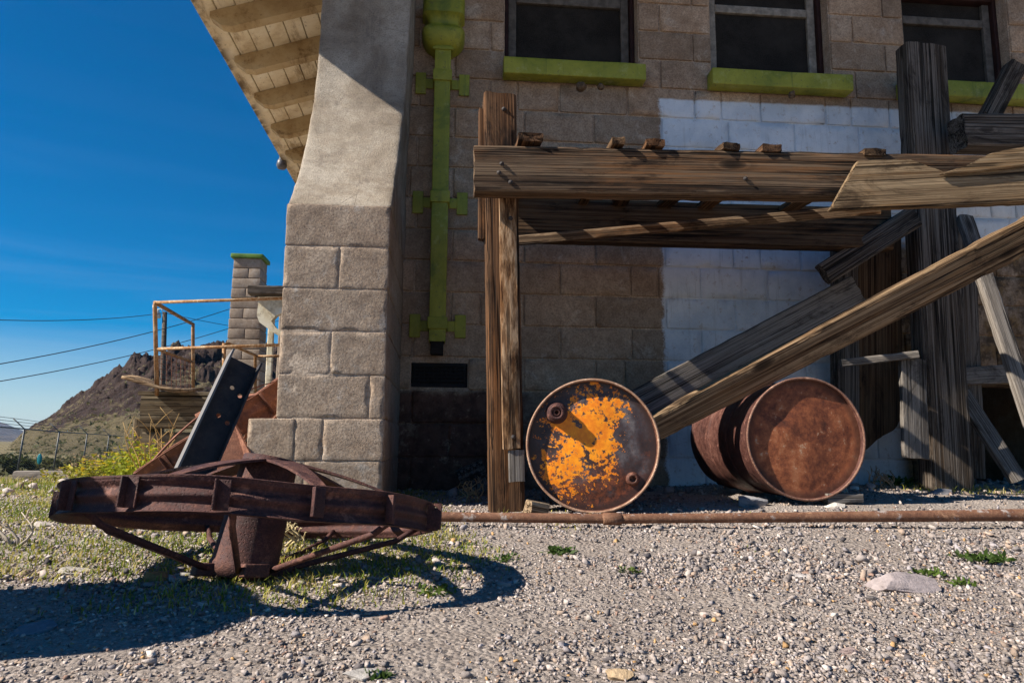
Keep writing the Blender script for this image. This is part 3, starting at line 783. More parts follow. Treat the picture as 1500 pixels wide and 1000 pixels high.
rim1 = rust('rim_copper', (.20, .10, .06), (.42, .25, .16), (.60, .42, .30), rough=.5)
c1 = P(868.5, 652, 3.25); e1 = lambda px, py: (P(px, py, 3.25) - c1)
b1, b2 = e1(816, 604), e1(926, 701)
drum(c1, R(-7.5), 'rusty steel drum lying on its side, its end flaked with bright orange paint', M_['drum1'], M_['rust_body'], rim1, [(b1.x, b1.z, True), (b2.x, b2.z, False)], 3)
c2 = P(1181, 642, 3.33)
drum(c2, R(-1.0), 'rusty brown steel drum lying on its side right of the orange painted one', M_['drum2'], rust('rust_drum_side', (.035, .014, .012), (.10, .040, .030), (.19, .085, .062), rough=.5), rust('rim_dull', (.10, .045, .03), (.24, .12, .08), (.38, .23, .16), rough=.6), [], 11, size=.968, dent=.005)

shadow_drum = empty('steel_drum', (-1.74, 1.44, -.06), 'unseen upright brown steel drum added left of the lying wheel to cast shadow', 'drum', 'rusty steel drums')  # unseen drum, added to throw shade across the near left ground
mb = MB(); pr_ = [(.001, .01), (.284, .01), (.295, .0), (.296, .012), (.287, .024)]
pr_ += [(.287 + .010 * (math.exp(-((h - .30) / .012) ** 2) + math.exp(-((h - .57) / .012) ** 2)), float(h)) for h in np.arange(.03, .83, .01)]
pr_ += [(.287, .84), (.296, .85), (.295, .862), (.286, .858), (.284, .842), (.001, .842)]
mb.lathe(pr_, 80); mb.build('body', M_['rust_body'], shadow_drum, WM[shadow_drum.name])
mb = MB(); mb.lathe([(.045, .0), (.042, .014), (.03, .016), (.001, .014)], 24); mb.build('bung', M_['rust_dark'], shadow_drum, WM[shadow_drum.name] @ Matrix.Translation((.12, .16, .84)))

# ------------------------------------------------------------------ steel wheels
def make_wheel(loc, nrm, label, mat, roll=0., hb=.0315):
    n = Vector(nrm).normalized(); u = Vector((0, 1, 0)).cross(n).normalized(); v = n.cross(u)
    rot = Matrix((u, v, n)).transposed() @ Matrix.Rotation(roll, 3, 'Z')
    root = empty('wheel_with_hub', loc, label, 'wheel', 'rusty steel wheels', rot); M = WM[root.name]
    Rr = .434
    def ridge(h): return .0045 * math.cos(h / hb * math.pi * 2.0 + .3) 
    outer = []; inner = []
    for h in np.linspace(-hb, hb, 29): outer.append((Rr + ridge(h), h)); inner.append((Rr + ridge(h) - .005, h))
    prof = [(Rr + .011, -hb - .004)] + outer + [(Rr + .010, hb + .004), (Rr + .004, hb + .006)] + inner[::-1] + [(Rr + .002, -hb - .006), (Rr + .011, -hb - .004)]
    mb = MB(); mb.lathe(prof, 160); V = np.array(mb.v); a = np.arctan2(V[:, 1], V[:, 0])
    V[:, 2] += .003 * np.sin(3 * a + 1) + .002 * np.sin(7 * a); s = 1 + .006 * np.sin(2 * a + .6) + .002 * np.sin(9 * a); V[:, 0] *= s; V[:, 1] *= s
    mb.v = [tuple(p) for p in V]; rim = mb.build('rim', mat, root, M)
    near = -90.
    for k in range(15):
        if k in (3, 12): continue
        a = R(near + 4 + 24 * k); Mc = M @ Matrix.Rotation(a, 4, 'Z') @ Matrix.Translation((Rr + .0085, 0, .003 * math.sin(3 * a + 1)))
        mb = MB(); mb.rough_box((0, -.012, -hb + .002), (.004, .016, hb - .001), .03, .0012, .0006); mb.rough_box((.0035, -.0125, -hb + .002), (.021, -.0085, hb - .001), .03, .0012, .0006)
        mb.build('cleat', mat, root, Mc)
    for a in (near - 82, near + 80):
        for s in (-1, 1):
            Mc = M @ Matrix.Rotation(R(a), 4, 'Z') @ Matrix.Translation((Rr + .004, s * .0045, 0)); mb = MB()
            # joint plate with two bolt holes cut through: built from strips round the holes
            t0, t1 = -.0022, .0022; hs = .004; xm = .020
            zz = [-.021, .019]
            edges = [-hb] + sum([[z - hs, z + hs] for z in zz], []) + [hb]
            for i in range(0, len(edges), 2): mb.box((0, t0, edges[i]), (.034, t1, edges[i + 1]))
            for z in zz: mb.box((0, t0, z - hs), (xm - hs, t1, z + hs)); mb.box((xm + hs, t0, z - hs), (.034, t1, z + hs))
            mb.build('joint_plate', mat, root, Mc, smooth_=False)
    lt, lb, hr = .140, .158, .080
    mb = MB(); mb.lathe([(hr - .02, -lb + .02), (hr - .02, -lb), (hr + .004, -lb), (hr + .004, -lb + .03), (hr, -lb + .04), (hr - .004, 0), (hr - .010, lt - .02), (hr - .012, lt), (hr - .03, lt), (hr - .03, lt - .03), (.001, lt - .03)], 64, Matrix.Rotation(R(7), 4, 'Y'))
    mb.build('hub', mat, root, M)
    for k in range(4):
        a = R(near - 60 + 90 * k); Mc = M @ Matrix.Rotation(a, 4, 'Z'); mb = MB()
        mb.rough_box((hr - .012, -.03, -lb + .004), (hr + .036, .03, -lb + .034), .03, .004, .001); mb.build('lug', mat, root, M @ Matrix.Translation((-.018, 0, 0)) @ Matrix.Rotation(a, 4, 'Z'))
    for k in range(7):
        a = R(near - 45 + 51.43 * k); mb = MB(); ca, sa = math.cos(a), math.sin(a)
        ro, ri = Rr - .012, hr + .004
        pts = [(ro * ca, ro * sa, -hb + .012), ((ro - .03) * ca, (ro - .03) * sa, -hb - .006)] + [((ro + (ri - ro) * t) * ca - .018 * t, (ro + (ri - ro) * t) * sa, -hb - .006 + (-lb + .018 + hb + .006) * t) for t in np.linspace(.15, 1, 6)]
        mb.tube(pts, .0075, 10); mb.build('spoke', mat, root, M)
        a += R(25.7); ca, sa = math.cos(a), math.sin(a); mb = MB(); tx, ty = -sa, ca
        P0, P1 = Vector((ro * ca, ro * sa, hb - .014)), Vector(((ri - .03) * ca + .016, (ri - .03) * sa, lt - .012)); w0, w1 = .010, .040
        V = []
        for t in np.linspace(0, 1, 8):
            c = P0.lerp(P1, t); w = w0 + (w1 - w0) * t; c.z += .012 * math.sin(t * math.pi)
            for sx, sz in ((-1, -1), (1, -1), (1, 1), (-1, 1)): V.append((c.x + tx * w * sx, c.y + ty * w * sx, c.z + .003 * sz))
        Fc = []
        for q in range(7):
            for s in range(4): Fc.append((q * 4 + s, q * 4 + (s + 1) % 4, q * 4 + 4 + (s + 1) % 4, q * 4 + 4 + s))
        Fc += [(3, 2, 1, 0), (28, 29, 30, 31)]; mb.add(V, Fc); mb.build('spoke', mat, root, M, smooth_=False)
    return root
make_wheel((-.468, 1.962, .118), (.033, .167, .985), 'dark rusty spoked steel wheel lying tilted flat on the gravel in front of the buttress', M_['rust_dark'])
make_wheel(P(322, 632, 4.05), (-.56, -.20, .80), 'reddish rusty steel wheel leaning up against the left side of the buttress', M_['rust_red'], R(20), .062)

# channel beam leaning behind the lying wheel
p0, p1 = P(279, 702, 3.0), P(356, 532, 3.26)
M = frame_from(p0, p1, (.84, .54, 0)); L = (p1 - p0).length; mb = MB(); hw, dp, th = .068, .045, .008
hx = [(L - .13, .0), (L - .27, -.004), (L - .15, .042), (L - .285, .040)]; hs = .011
# web (faces the viewer) cut in strips round the holes
xs_ = [0, L - .30 - hs, L - .30 + hs, L - .29 + hs + .004, L - .16 - hs, L - .16 + hs, L - .15 + hs + .004, L]
yb0, yb1 = (0, th)
def webstrip(x0, x1, z0, z1): mb.box((x0, yb0, z0), (x1, yb1, z1))
yb = -1
hs = .013
bounds = sorted({0, L} | {h[0] - hs for h in hx} | {h[0] + hs for h in hx})
for h in hx:      # round holes: ring between a square patch and the hole, front and back, with its bore
    V = []; hs2 = hs * .9; n = 20
    for k in range(n):
        a = 2 * math.pi * k / n; ca, sa = math.cos(a), math.sin(a); q = max(abs(ca), abs(sa))
        for y in (0, th): V += [(h[0] + ca / q * hs, y, h[1] + sa / q * hs2), (h[0] + ca * hs * .86, y, h[1] + sa * hs2 * .86)]
    Fc = []
    for k in range(n):
        i, j = 4 * k, 4 * ((k + 1) % n); Fc += [(i, i + 1, j + 1, j), (i + 2, j + 2, j + 3, i + 3), (i + 1, i + 3, j + 3, j + 1)]
    mb.add(V, Fc)
zb_ = sorted({-hw + th, hw - th} | {h[1] - hs * .9 for h in hx} | {h[1] + hs * .9 for h in hx})
for i in range(len(bounds) - 1):
    for j in range(len(zb_) - 1):
        cx_, cz_ = (bounds[i] + bounds[i + 1]) / 2, (zb_[j] + zb_[j + 1]) / 2
        if any(abs(cx_ - h[0]) < hs and abs(cz_ - h[1]) < hs * .9 for h in hx): continue
        mb.add([(bounds[i], s, zb_[j + q]) for s in (0,) for q in (0, 1)] + [(bounds[i + 1], 0, zb_[j + q]) for q in (0, 1)], [(0, 1, 3, 2)])
        mb.add([(bounds[i], th, zb_[j + q]) for q in (0, 1)] + [(bounds[i + 1], th, zb_[j + q]) for q in (0, 1)], [(0, 2, 3, 1)])
for s in (-1, 1):
    a, b = (-hw, -hw + th) if s < 0 else (hw - th, hw)
    for (y0, y1) in ((-dp, dp + .004),): mb.box((0, y0, a), (L + (.012 if s > 0 else .02), y1, b))
tag(mb.build('steel_beam', M_['steel_sunlit_edge'], None, M, smooth_=False), 'dark steel channel beam with bolt holes leaning behind the lying wheel', 'beam')

V = [P(342, 618, 3.62), P(366, 664, 3.50), P(372, 712, 3.46), P(285, 712, 3.40)]
V += [v + Vector((.003, .012, .004)) for v in V]
tag(mesh('rusty_plate', V, [(0, 3, 2, 1), (4, 5, 6, 7), (0, 1, 5, 4), (1, 2, 6, 5), (2, 3, 7, 6), (3, 0, 4, 7)], M_['rust_red'], None, None, False), 'flat reddish rusty plate propped between the leaning beam and the buttress foot', 'metal plate')
V = [P(388, 640, 3.75), P(404, 612, 3.8), P(408, 640, 3.78), P(360, 700, 3.7), P(345, 700, 3.7)]
V += [v + Vector((.003, .012, .004)) for v in V]
tag(mesh('rusty_bar', V, [(0, 4, 3, 2, 1), (5, 6, 7, 8, 9)] + [(k, (k + 1) % 5, 5 + (k + 1) % 5, 5 + k) for k in range(5)], M_['rust_red'], None, None, False), 'rusty flat bar slanting down behind the propped plate at the buttress foot', 'metal bar')

# ------------------------------------------------------------------ rusty pipe on the ground
mb = MB(); pts = []; rr = []
for t in np.linspace(0, 1, 60):
    px = 560 + (1640 - 560) * t; py = np.interp(px, [560, 640, 900, 1200, 1500, 1640], [755, 756.5, 759.5, 757, 754, 753])
    y = np.interp(px, [560, 900, 1500, 1640], [2.76, 2.66, 2.58, 2.56]); p = P(px, py, y); pts.append(p); rr.append(.0175 + .005 * smooth(1000, 1600, px))
mb.tube(pts, [float(x) for x in rr], 16)
pipe = tag(mb.build('pipe', M_['rust_pipe'], origin=pts[0]), 'long rusty iron pipe lying on the gravel in front of the drums', 'pipe')
c = P(897, 759.5, 2.66); d = (P(905, 759.6, 2.659) - c).normalized(); mb = MB(); mb.tube([c - d * .035, c - d * .03, c + d * .03, c + d * .035], [.018, .022, .022, .018], 18)
mb.build('coupling', M_['rust_pipe'], pipe)

# ------------------------------------------------------------------ the collapsed timber frame
def zg(p): return g1(p.x, p.y)
fr = empty('timber_frame', P(745, 748, 3.4), 'weathered timber frame of posts, beams and cross pieces standing along the block wall', 'timber frame')
b0, t0 = P(742, 752, 3.42), P(731, 146, 3.42); b0.z = zg(b0) - .05
timber('post', b0, t0, .157, .15, M_['wood_post'], fr, (1, 0, 0), 1)
timber('facing_board', P(749.5, 657, 3.318), P(743, 291, 3.318), .082, .036, M_['wood_orange'], fr, (1, 0, 0), 2, (.006, .006))
timber('facing_board', P(757, 705, 3.321), P(756, 659, 3.321), .074, .03, M_['wood_grey'], fr, (1, 0, 0), 3, (.004, .004))
timber('facing_board', P(705, 350, 3.45), P(706, 162, 3.45), .03, .10, M_['wood_post'], fr, (1, 0, 0), 23, (.02, .02))
timber('beam', P(694, 252, 3.23), P(1440, 264, 3.23), .218, .11, M_['wood_beam'], fr, (0, 0, 1), 4, (.006, .008))
timber('beam', P(752, 323, 4.18), P(1300, 338, 4.18), .258, .10, M_['wood_brown'], fr, (0, 0, 1), 5)
ztop = P(900, 218, 3.22).z
for i, (px, w, sk) in enumerate(((776, .112, .0), (903, .06, .04), (957, .09, .10), (1068, .092, -.02), (1126, .095, .05), (1275, .11, .06))):
    a = P(px, 213, 3.20); z = ztop + .016
    timber('joist', (a.x, 3.165, z), (a.x + sk - .02, 4.42, z + .045), w, .036, M_['wood_brown' if i % 2 else 'wood_post'], fr, (1, .02, 0), 30 + i, (.008, .008))
PB = 4.28
b0, t0 = P(1386, 718, PB), P(1348, 72, PB); b0.z = zg(b0) - .06
timber('post', b0, t0, .276, .14, M_['wood_dark'], fr, (1, 0, 0), 6, (.003, .003), cut1=-.015)
timber('post', P(1238, 660, 4.5), P(1236, 330, 4.5), .15, .10, M_['wood_dark'], fr, (1, 0, 0), 7)
timber('facing_board', P(1341, 671, 4.10), P(1336, 526, 4.10), .155, .035, M_['wood_grey'], fr, (1, 0, 0), 8)
timber('brace', P(1206, 402, 4.22), P(1338, 318, 4.12), .14, .10, M_['wood_dark'], fr, (0, 0, 1), 9)
timber('rail', P(1232, 532, 4.16), P(1344, 519, 4.05), .045, .05, M_['wood_grey'], fr, (0, 0, 1), 10)
timber('panel', P(1288, 640, 4.48), P(1287, 325, 4.48), .30, .03, M_['wood_brown'], fr, (1, 0, 0), 11, (.02, .03), cut0=.25)
timber('rail', P(1405, 551, 4.4), P(1482, 547, 4.4), .115, .05, M_['wood_grey'], fr, (0, 0, 1), 12)
timber('post', P(1424, 700, 4.46), P(1408, 330, 4.46), .14, .08, M_['wood_dark'], fr, (1, 0, 0), 13)
timber('beam', P(1402, 197, 4.05), P(1640, 200, 4.05), .215, .16, M_['wood_dark'], fr, (0, 0, 1), 14)
timber('strut', P(1447, 175, 4.25), P(1487, 98, 4.25), .115, .10, M_['wood_dark'], fr, (1, 0, 0), 15)
def bolt(px, py, y, r_=.0065):
    c = P(px, py, y); mb = MB(); mb.lathe([(r_ * 1.7, 0), (r_ * 1.6, .003), (r_, .004), (r_ * .9, .009), (.001, .011)], 10, Matrix.Translation(c) @ Matrix.Rotation(R(90), 4, 'X'))
    mb.build('bolt', M_['steel'], fr)
for px, py, y in ((738, 160, 3.343), (731, 253, 3.172), (748, 267, 3.172), (735, 240, 3.172), (1092, 262, 3.172), (748, 320, 3.298), (752, 640, 3.298)): bolt(px, py, y)
# loose planks
def plank(label, p0, p1, w, t, mat, up=(0, 0, 1), seed=0, **k):
    return tag(timber('plank', p0, p1, w, t, mat, None, up, seed, **k), label, 'plank', 'loose planks lying and leaning in the frame')
plank('long sunlit plank slanting up right from behind the orange drum', P(957, 627, 3.47), P(1600, 294, 3.12), .122, .055, M_['wood_long'], (0, -.32, 1), 20, ragged=(.008, .012), taper=-.42)
plank('wide grey plank in shade slanting up behind the long sunlit plank', P(905, 612, 4.18), P(1256, 426, 4.36), .21, .045, M_['wood_grey'], (0, 0, 1), 21)
plank('thin plank slanting up under the front beam, its edge catching sun', P(762, 352, 4.0), P(1290, 306, 3.36), .055, .05, M_['wood_beam'], (0, -.3, 1), 22)
plank('grey board leaning steeply down right beside the broad dark post', P(1412, 318, 4.2), P(1530, 668, 3.75), .10, .05, M_['wood_grey'], (1, 0, 0), 24)
plank('short grey board slanting down to the ground at the far right', P(1408, 575, 4.4), P(1492, 704, 4.2), .10, .045, M_['wood_grey'], (1, 0, .4), 25)
# broad board with a broken upper edge
def broad_board(label, outline, yfun, t, mat, seed):
    pts = [P(px, py, yfun(px)) for px, py in outline]; o = pts[0]
    xax = (P(1500, 262, yfun(1500)) - P(1230, 275, yfun(1230))).normalized(); nrm = Vector((0, 0, 1)).cross(xax).normalized(); zax = xax.cross(nrm)
    M = Matrix((xax, nrm, zax)).transposed().to_4x4(); M.translation = o; Mi = M.inverted(); Q = [Mi @ p for p in pts]
    # resample the outline with splinters
    ring = []
    for i, a in enumerate(Q):
        b = Q[(i + 1) % len(Q)]; n = max(1, int((b - a).length / .02))
        for k in range(n):
            c = a.lerp(b, k / n); j = fbm(np.array([[c.x, c.z, seed]]), 28, 2, seed)[0] * (.004 if 0 < k else 0); ring.append((c.x + j * .3, c.z + j))
    bm = bmesh.new(); fr_ = [bm.verts.new((x, -t / 2, z)) for x, z in ring]; f = bm.faces.new(fr_)
    ex = bmesh.ops.extrude_face_region(bm, geom=[f]); vs = [g for g in ex['geom'] if isinstance(g, bmesh.types.BMVert)]
    bmesh.ops.translate(bm, verts=vs, vec=(0, t, 0)); bmesh.ops.recalc_face_normals(bm, faces=bm.faces[:])
    bmesh.ops.bevel(bm, geom=[e for e in bm.edges if len(e.link_faces) == 2 and e.calc_face_angle(0) > R(60)], offset=.004, segments=2, affect='EDGES')
    bmesh.ops.triangulate(bm, faces=[f for f in bm.faces if len(f.verts) > 4])
    me = bpy.data.meshes.new('broad_board'); bm.to_mesh(me); bm.free(); me.materials.append(mat)
    ob = bpy.data.objects.new('broad_board', me); place(ob, M); return tag(ob, label, 'board')
yf = lambda px: np.interp(px, [1200, 1620], [3.06, 2.93])
broad_board('broad sunlit tan board with a slanting cut end lying across the front beam', [(1214, 309), (1254, 238), (1330, 236), (1378, 254), (1430, 250), (1500, 240), (1640, 222), (1640, 292), (1500, 299)], yf, .045, M_['wood_board'], 3)
broad_board('splintered piece of board with a bright broken edge above the broad tan board', [(1376, 256), (1396, 249), (1421, 240), (1446, 227), (1468, 221), (1520, 212), (1660, 196), (1660, 226), (1500, 243), (1430, 252)], lambda px: yf(px) - .033, .02, M_['wood_board'], 5)
# chocks
def chock(p0, p1, w, t, label, mat, seed):
    return tag(timber('wood_block', p0, p1, w, t, mat, None, (0, 0, 1), seed), label, 'wood block')
def onb(px, py, y, lift=0.):
    p = P(px, py, y); p.z = g1(p.x, p.y) + lift; return p
chock(onb(772, 740, 3.06, .045), onb(797, 745, 3.10, .03), .07, .07, 'short pale wooden block wedged under the left side of the orange drum', M_['wood_tan'], 60)
chock(onb(1206, 735, 3.36, .03), onb(1258, 733, 3.36, .03), .045, .07, 'short wooden block wedged under the brown drum', M_['wood_grey'], 61)
mb = MB(); V = []; Fc = []   # bent corrugated scrap
n = 24
for i in range(6):
    for k in range(n): V.append((k / (n - 1) * .16 - .08, .008 * math.sin(k / (n - 1) * 2 * math.pi * 4), i / 5 * .20))
for i in range(5):
    for k in range(n - 1): Fc.append((i * n + k, i * n + k + 1, (i + 1) * n + k + 1, (i + 1) * n + k))
p = onb(706, 722, 4.2, .0); o = mesh('scrap_sheet', V, Fc, M_['wood_grey'], None, Matrix.Translation(p) @ Matrix.Rotation(R(-24), 4, 'Y') @ Matrix.Rotation(R(-20), 4, 'X'))
o.modifiers.new('s', 'SOLIDIFY').thickness = .003
tag(o, 'small bent corrugated sheet scrap in the shade left of the front post', 'metal sheet')

# ------------------------------------------------------------------ gravel, stones
bm_ = []
for s in range(10):      # crushed stone: hulls of a few scattered points
    rc = np.random.default_rng(s + 50); q = rc.standard_normal((9 if s < 6 else 14, 3)); q /= np.linalg.norm(q, axis=1, keepdims=True); q *= rc.uniform(.7, 1.1, (len(q), 1)) * np.array([1.15, .85, .75])
    bm = bmesh.new(); vs = [bm.verts.new(p) for p in q]; h = bmesh.ops.convex_hull(bm, input=vs)
    bmesh.ops.delete(bm, geom=[v for v in bm.verts if not v.link_faces], context='VERTS'); bmesh.ops.triangulate(bm, faces=bm.faces[:]); bmesh.ops.recalc_face_normals(bm, faces=bm.faces[:])
    bm.verts.index_update(); p = np.array([v.co[:] for v in bm.verts]); f = np.array([[v.index for v in z.verts] for z in bm.faces]); bm.free()
    bm_.append((p / np.abs(p).max(), f))
rg = np.random.default_rng(7)
PAL = np.array([(.30, .265, .245), (.36, .31, .28), (.43, .38, .345), (.24, .215, .205), (.15, .135, .135), (.36, .28, .22), (.54, .49, .44), (.42, .26, .12), (.27, .18, .14), (.32, .295, .30), (.085, .078, .082)])
PW = np.array([.22, .2, .09, .15, .09, .11, .025, .012, .04, .06, .03]); PW /= PW.sum()
def gravel(n, ylo, yhi, smin, smax, protos, xpad=.5, power=2.2, mask=None):
    u = rg.random(n); y = ylo * (yhi / ylo) ** u
    x = (rg.random(n) - .5) * 2 * (.78 * y + xpad) + .09 * y
    if mask is not None:
        k = mask(x, y); x, y = x[k], y[k]; n = len(x)
    s = smin + (smax - smin) * rg.random(n) ** power
    z = gz(x, y) + s * (-.15 + .75 * rg.random(n))
    Vs, Fs, Cs = [], [], []; base = 0
    pick = rg.integers(0, len(protos), n)
    ang = rg.random((n, 3)) * 2 * np.pi
    for j, k in enumerate(protos):
        sel = np.where(pick == j)[0]; p, f = bm_[k]
        if not len(sel): continue
        a, b, c = ang[sel].T; ca, sa, cb, sb = np.cos(a), np.sin(a), np.cos(b * .15), np.sin(b * .15)
        st = 1 + .35 * (rg.random((len(sel), 3)) - .5); st[:, 2] *= .72
        q = p[None] * st[:, None, :]
        # random spin about z, slight tilt about x
        qx = q[..., 0] * ca[:, None] - q[..., 1] * sa[:, None]; qy = q[..., 0] * sa[:, None] + q[..., 1] * ca[:, None]; qz = q[..., 2]
        qy, qz = qy * cb[:, None] - qz * sb[:, None], qy * sb[:, None] + qz * cb[:, None]
        W = np.stack([qx, qy, qz], -1) * s[sel][:, None, None] + np.stack([x[sel], y[sel], z[sel]], -1)[:, None, :]
        Vs.append(W.reshape(-1, 3)); Fs.append((f[None] + (np.arange(len(sel)) * len(p))[:, None, None]).reshape(-1, 3) + base); base += len(sel) * len(p)
        cc = PAL[rg.choice(len(PAL), len(sel), p=PW)] * (.80 + .68 * rg.random((len(sel), 1))) * [1.0, .965, .95]; Cs.append(np.repeat(cc, len(p), 0))
    return Vs, Fs, Cs, base
parts = []
patch = lambda thr: (lambda x, y: fbm(np.stack([x, y, x * 0], 1), 3.0, 3, 41) + .35 * rg.standard_normal(len(x)) > thr)
parts.append(gravel(125000, .62, 2.2, .0013, .0058, range(6), .5, 1.9, patch(-.16)))
parts.append(gravel(105000, 1.8, 5.2, .0022, .0085, range(6), 1.2, 2.2, patch(-.12)))
parts.append(gravel(8500, .62, 2.4, .0040, .0115, range(6), .3, 2.2, patch(-.1)))
parts.append(gravel(9500, 1.8, 6.5, .006, .019, range(6), 1.2, 2.6, patch(-.15)))
parts.append(gravel(1200, 4, 9, .012, .045, range(6, 10), .5, 3))
Vs, Fs, Cs, base = [], [], [], 0
for a, b, c, n in parts:
    Vs += a; Fs += [f + base for f in b]; Cs += c; base += n
tag(mesh('gravel', np.concatenate(Vs), np.concatenate(Fs), M_['stone'], None, None, False, np.concatenate(Cs)), kind='stuff')

def rock(px, py, wpx, hfac, colr, label, seed, y=None, deep=.8, sharp=.0):
    r_ = ray(px, py); t = 0
    for k in range(400):       # march the sight line to the ground
        t = .5 + k * .02; q = np.array([r_[0] * t, r_[1] * t, H + r_[2] * t])
        if q[2] < float(gz(np.array([q[0]]), np.array([q[1]]))[0]): break
    w = wpx * q[1] / F / 2
    bm = bmesh.new(); bmesh.ops.create_icosphere(bm, subdivisions=4, radius=1); p = np.array([v.co[:] for v in bm.verts]); f = [tuple(v.index for v in z.verts) for z in bm.faces]; bm.free()
    rs = np.random.default_rng(seed)
    for k in range(16):       # cleave facets
        n = rs.standard_normal(3); n /= np.linalg.norm(n); d = rs.uniform(.42, .82); e = p @ n - d; p = p - np.maximum(e, 0)[:, None] * n * .97
    p = p / np.abs(p).max(0)
    p = p * (1 + fbm(p, 2.2, 4, seed) * .10 + fbm(p, 8, 4, seed + 2, .6) * .06)[:, None]
    p = p * np.array([w * 1.15, w * deep, w * hfac])
    c = np.array(colr) * (1 + .35 * fbm(p / w, 2.5, 4, seed + 9))[:, None]
    c = c * (1 + .2 * vnoise(p / w, 14, seed + 4))[:, None]
    o = mesh('rock', p, f, M_['stone'], None, Matrix.Translation((q[0], q[1] + w * .3, q[2] + w * hfac * .22)) @ Matrix.Rotation(rs.uniform(-.3, .3), 4, 'Z'), True, c)
    o.modifiers.new('e', 'EDGE_SPLIT').split_angle = R(22)
    return tag(o, label, 'rock', 'stones lying in the gravel')
rock(1322, 868, 108, .42, (.36, .30, .29), 'largest flat pinkish grey stone sunk in the gravel at lower right', 21, deep=.6)
rock(52, 930, 62, .42, (.17, .19, .22), 'blue grey rounded stone in the shadow at lower left', 2)
rock(230, 852, 36, .6, (.36, .20, .085), 'ochre brown stone at the edge of the grass before the wheel', 3)
rock(262, 850, 40, .5, (.34, .32, .29), 'pale grey stone touching the ochre stone before the wheel', 4)
rock(1102, 742, 44, .6, (.30, .29, .30), 'grey stone between the drums behind the pipe', 5)
rock(1228, 744, 34, .45, (.55, .50, .45), 'pale flat stone between the pipe and the brown drum', 6)
rock(30, 846, 26, .65, (.38, .28, .19), 'tan stone in the grass at the left edge', 7)
rock(908, 997, 40, .6, (.46, .33, .20), 'ochre and cream lump of stone at the bottom edge', 8)
rock(532, 996, 52, .35, (.40, .37, .34), 'flat grey stone at the bottom edge below the wheel', 9)
rock(272, 937, 17, .7, (.30, .29, .29), 'small pointed grey stone at the near edge of the wheel shadow', 10)
rock(1380, 724, 38, .4, (.24, .23, .24), 'low grey stone at the foot of the broad dark post', 11)
rock(1281, 879, 18, .7, (.13, .115, .11), 'small dark stone just left of the large flat stone', 12)
rock(625, 752, 0.1 + 16, .6, (.4, .34, .3), 'small stone where the pipe meets the wheel', 13)
rock(105, 842, 44, .35, (.42, .38, .33), 'flat pale stone in the grass left of the ochre stone', 14)
rock(60, 772, 50, .3, (.44, .38, .33), 'flat pale stone left of the lying wheel', 15)
rock(1495, 700, 40, .7, (.34, .33, .33), 'grey stone at the right edge under the leaning board', 16)
rock(1252, 960, 34, .5, (.32, .24, .22), 'reddish grey stone at lower right', 17)
rock(1180, 848, 40, .25, (.5, .45, .42), 'flat pale stone left of the large flat stone', 18)

# ------------------------------------------------------------------ grass, weeds
def blades(pos, hgt, wid, cols, lean=.5, seed=0):
    rs = np.random.default_rng(seed); n = len(pos); a = rs.random(n) * 2 * np.pi; d = np.stack([np.cos(a), np.sin(a), 0 * a], 1); s = np.stack([-np.sin(a), np.cos(a), 0 * a], 1)
    l = lean * (.3 + rs.random(n)); up = np.array([0, 0, 1.])
    m_ = pos + up * (hgt * .55)[:, None] + d * (hgt * l * .3)[:, None]; t_ = pos + up * (hgt * (1 - .25 * l))[:, None] + d * (hgt * l)[:, None]; w = wid[:, None] * s
    V = np.stack([pos - w, pos + w, m_ + w * .7, m_ - w * .7, t_], 1).reshape(-1, 3); b = np.arange(n)[:, None] * 5
    T = np.concatenate([b + [[0, 1, 2]], b + [[0, 2, 3]], b + [[3, 2, 4]]])
    return V, T, np.repeat(cols, 5, 0)
GC = np.array([(.15, .21, .025), (.24, .27, .035), (.36, .32, .055), (.46, .38, .11), (.52, .43, .20), (.38, .22, .06)])
def grass_field(n, seed, xr, yr, maskf, h0, h1, pw):
    rs = np.random.default_rng(seed); x = rs.uniform(*xr, n); y = yr[0] * (yr[1] / yr[0]) ** rs.random(n)
    k = maskf(x, y, rs); x, y = x[k], y[k]; n = len(x); z = gz(x, y) - .003
    h = (h0 + (h1 - h0) * rs.random(n) ** 2); dry = fbm(np.stack([x, y, x * 0], 1), 2.5, 3, 77)
    wts = rs.random(n) + dry * .7; ci = np.clip((wts * 4.2).astype(int), 0, 5); c = GC[ci] * (.75 + .5 * rs.random((n, 1)))
    return blades(np.stack([x, y, z], 1), h, .0010 + .0010 * rs.random(n) + .00022 * y, c, .9, seed)
def m1(x, y, rs):
    d = fbm(np.stack([x, y, x * 0], 1), 2.2, 4, 21) + .28 * rs.standard_normal(len(x))
    edge = smooth(1.72, 2.0, y + .12 * x) * (1 - smooth(-.02, .35, x + .12 * (y - 2)))
    return (d + edge * 1.15 - 1.0) > -.12
g1_ = grass_field(190000, 1, (-4.5, .5), (1.65, 5.8), m1, .006, .030, 2)
def m2(x, y, rs):
    d = fbm(np.stack([x, y, x * 0], 1), 5, 3, 31); return (d + .2 * rs.standard_normal(len(x))) > .62
g2_ = grass_field(22000, 2, (-1, 4.5), (2.0, 4.6), m2, .006, .02, 2)
def m3(x, y, rs):  # taller tufts round the hub
    return (np.hypot(x + .42, y - 1.93) < .30 + .1 * rs.standard_normal(len(x))) & (rs.random(len(x)) < .9)
g3_ = grass_field(9000, 3, (-.9, .1), (1.6, 2.5), m3, .008, .036, 2)
def m4(x, y, rs):
    return (np.hypot(x - 3.05, y - 4.2) < .35) | ((np.hypot(x - .28, y - 3.12) < .07))
g4_ = grass_field(9000, 4, (-.2, 4.2), (2.9, 4.6), m4, .02, .06, 2)
def m5(x, y, rs): return fbm(np.stack([x, y, x * 0], 1), .7, 3, 8) + .3 * rs.standard_normal(len(x)) > -.1
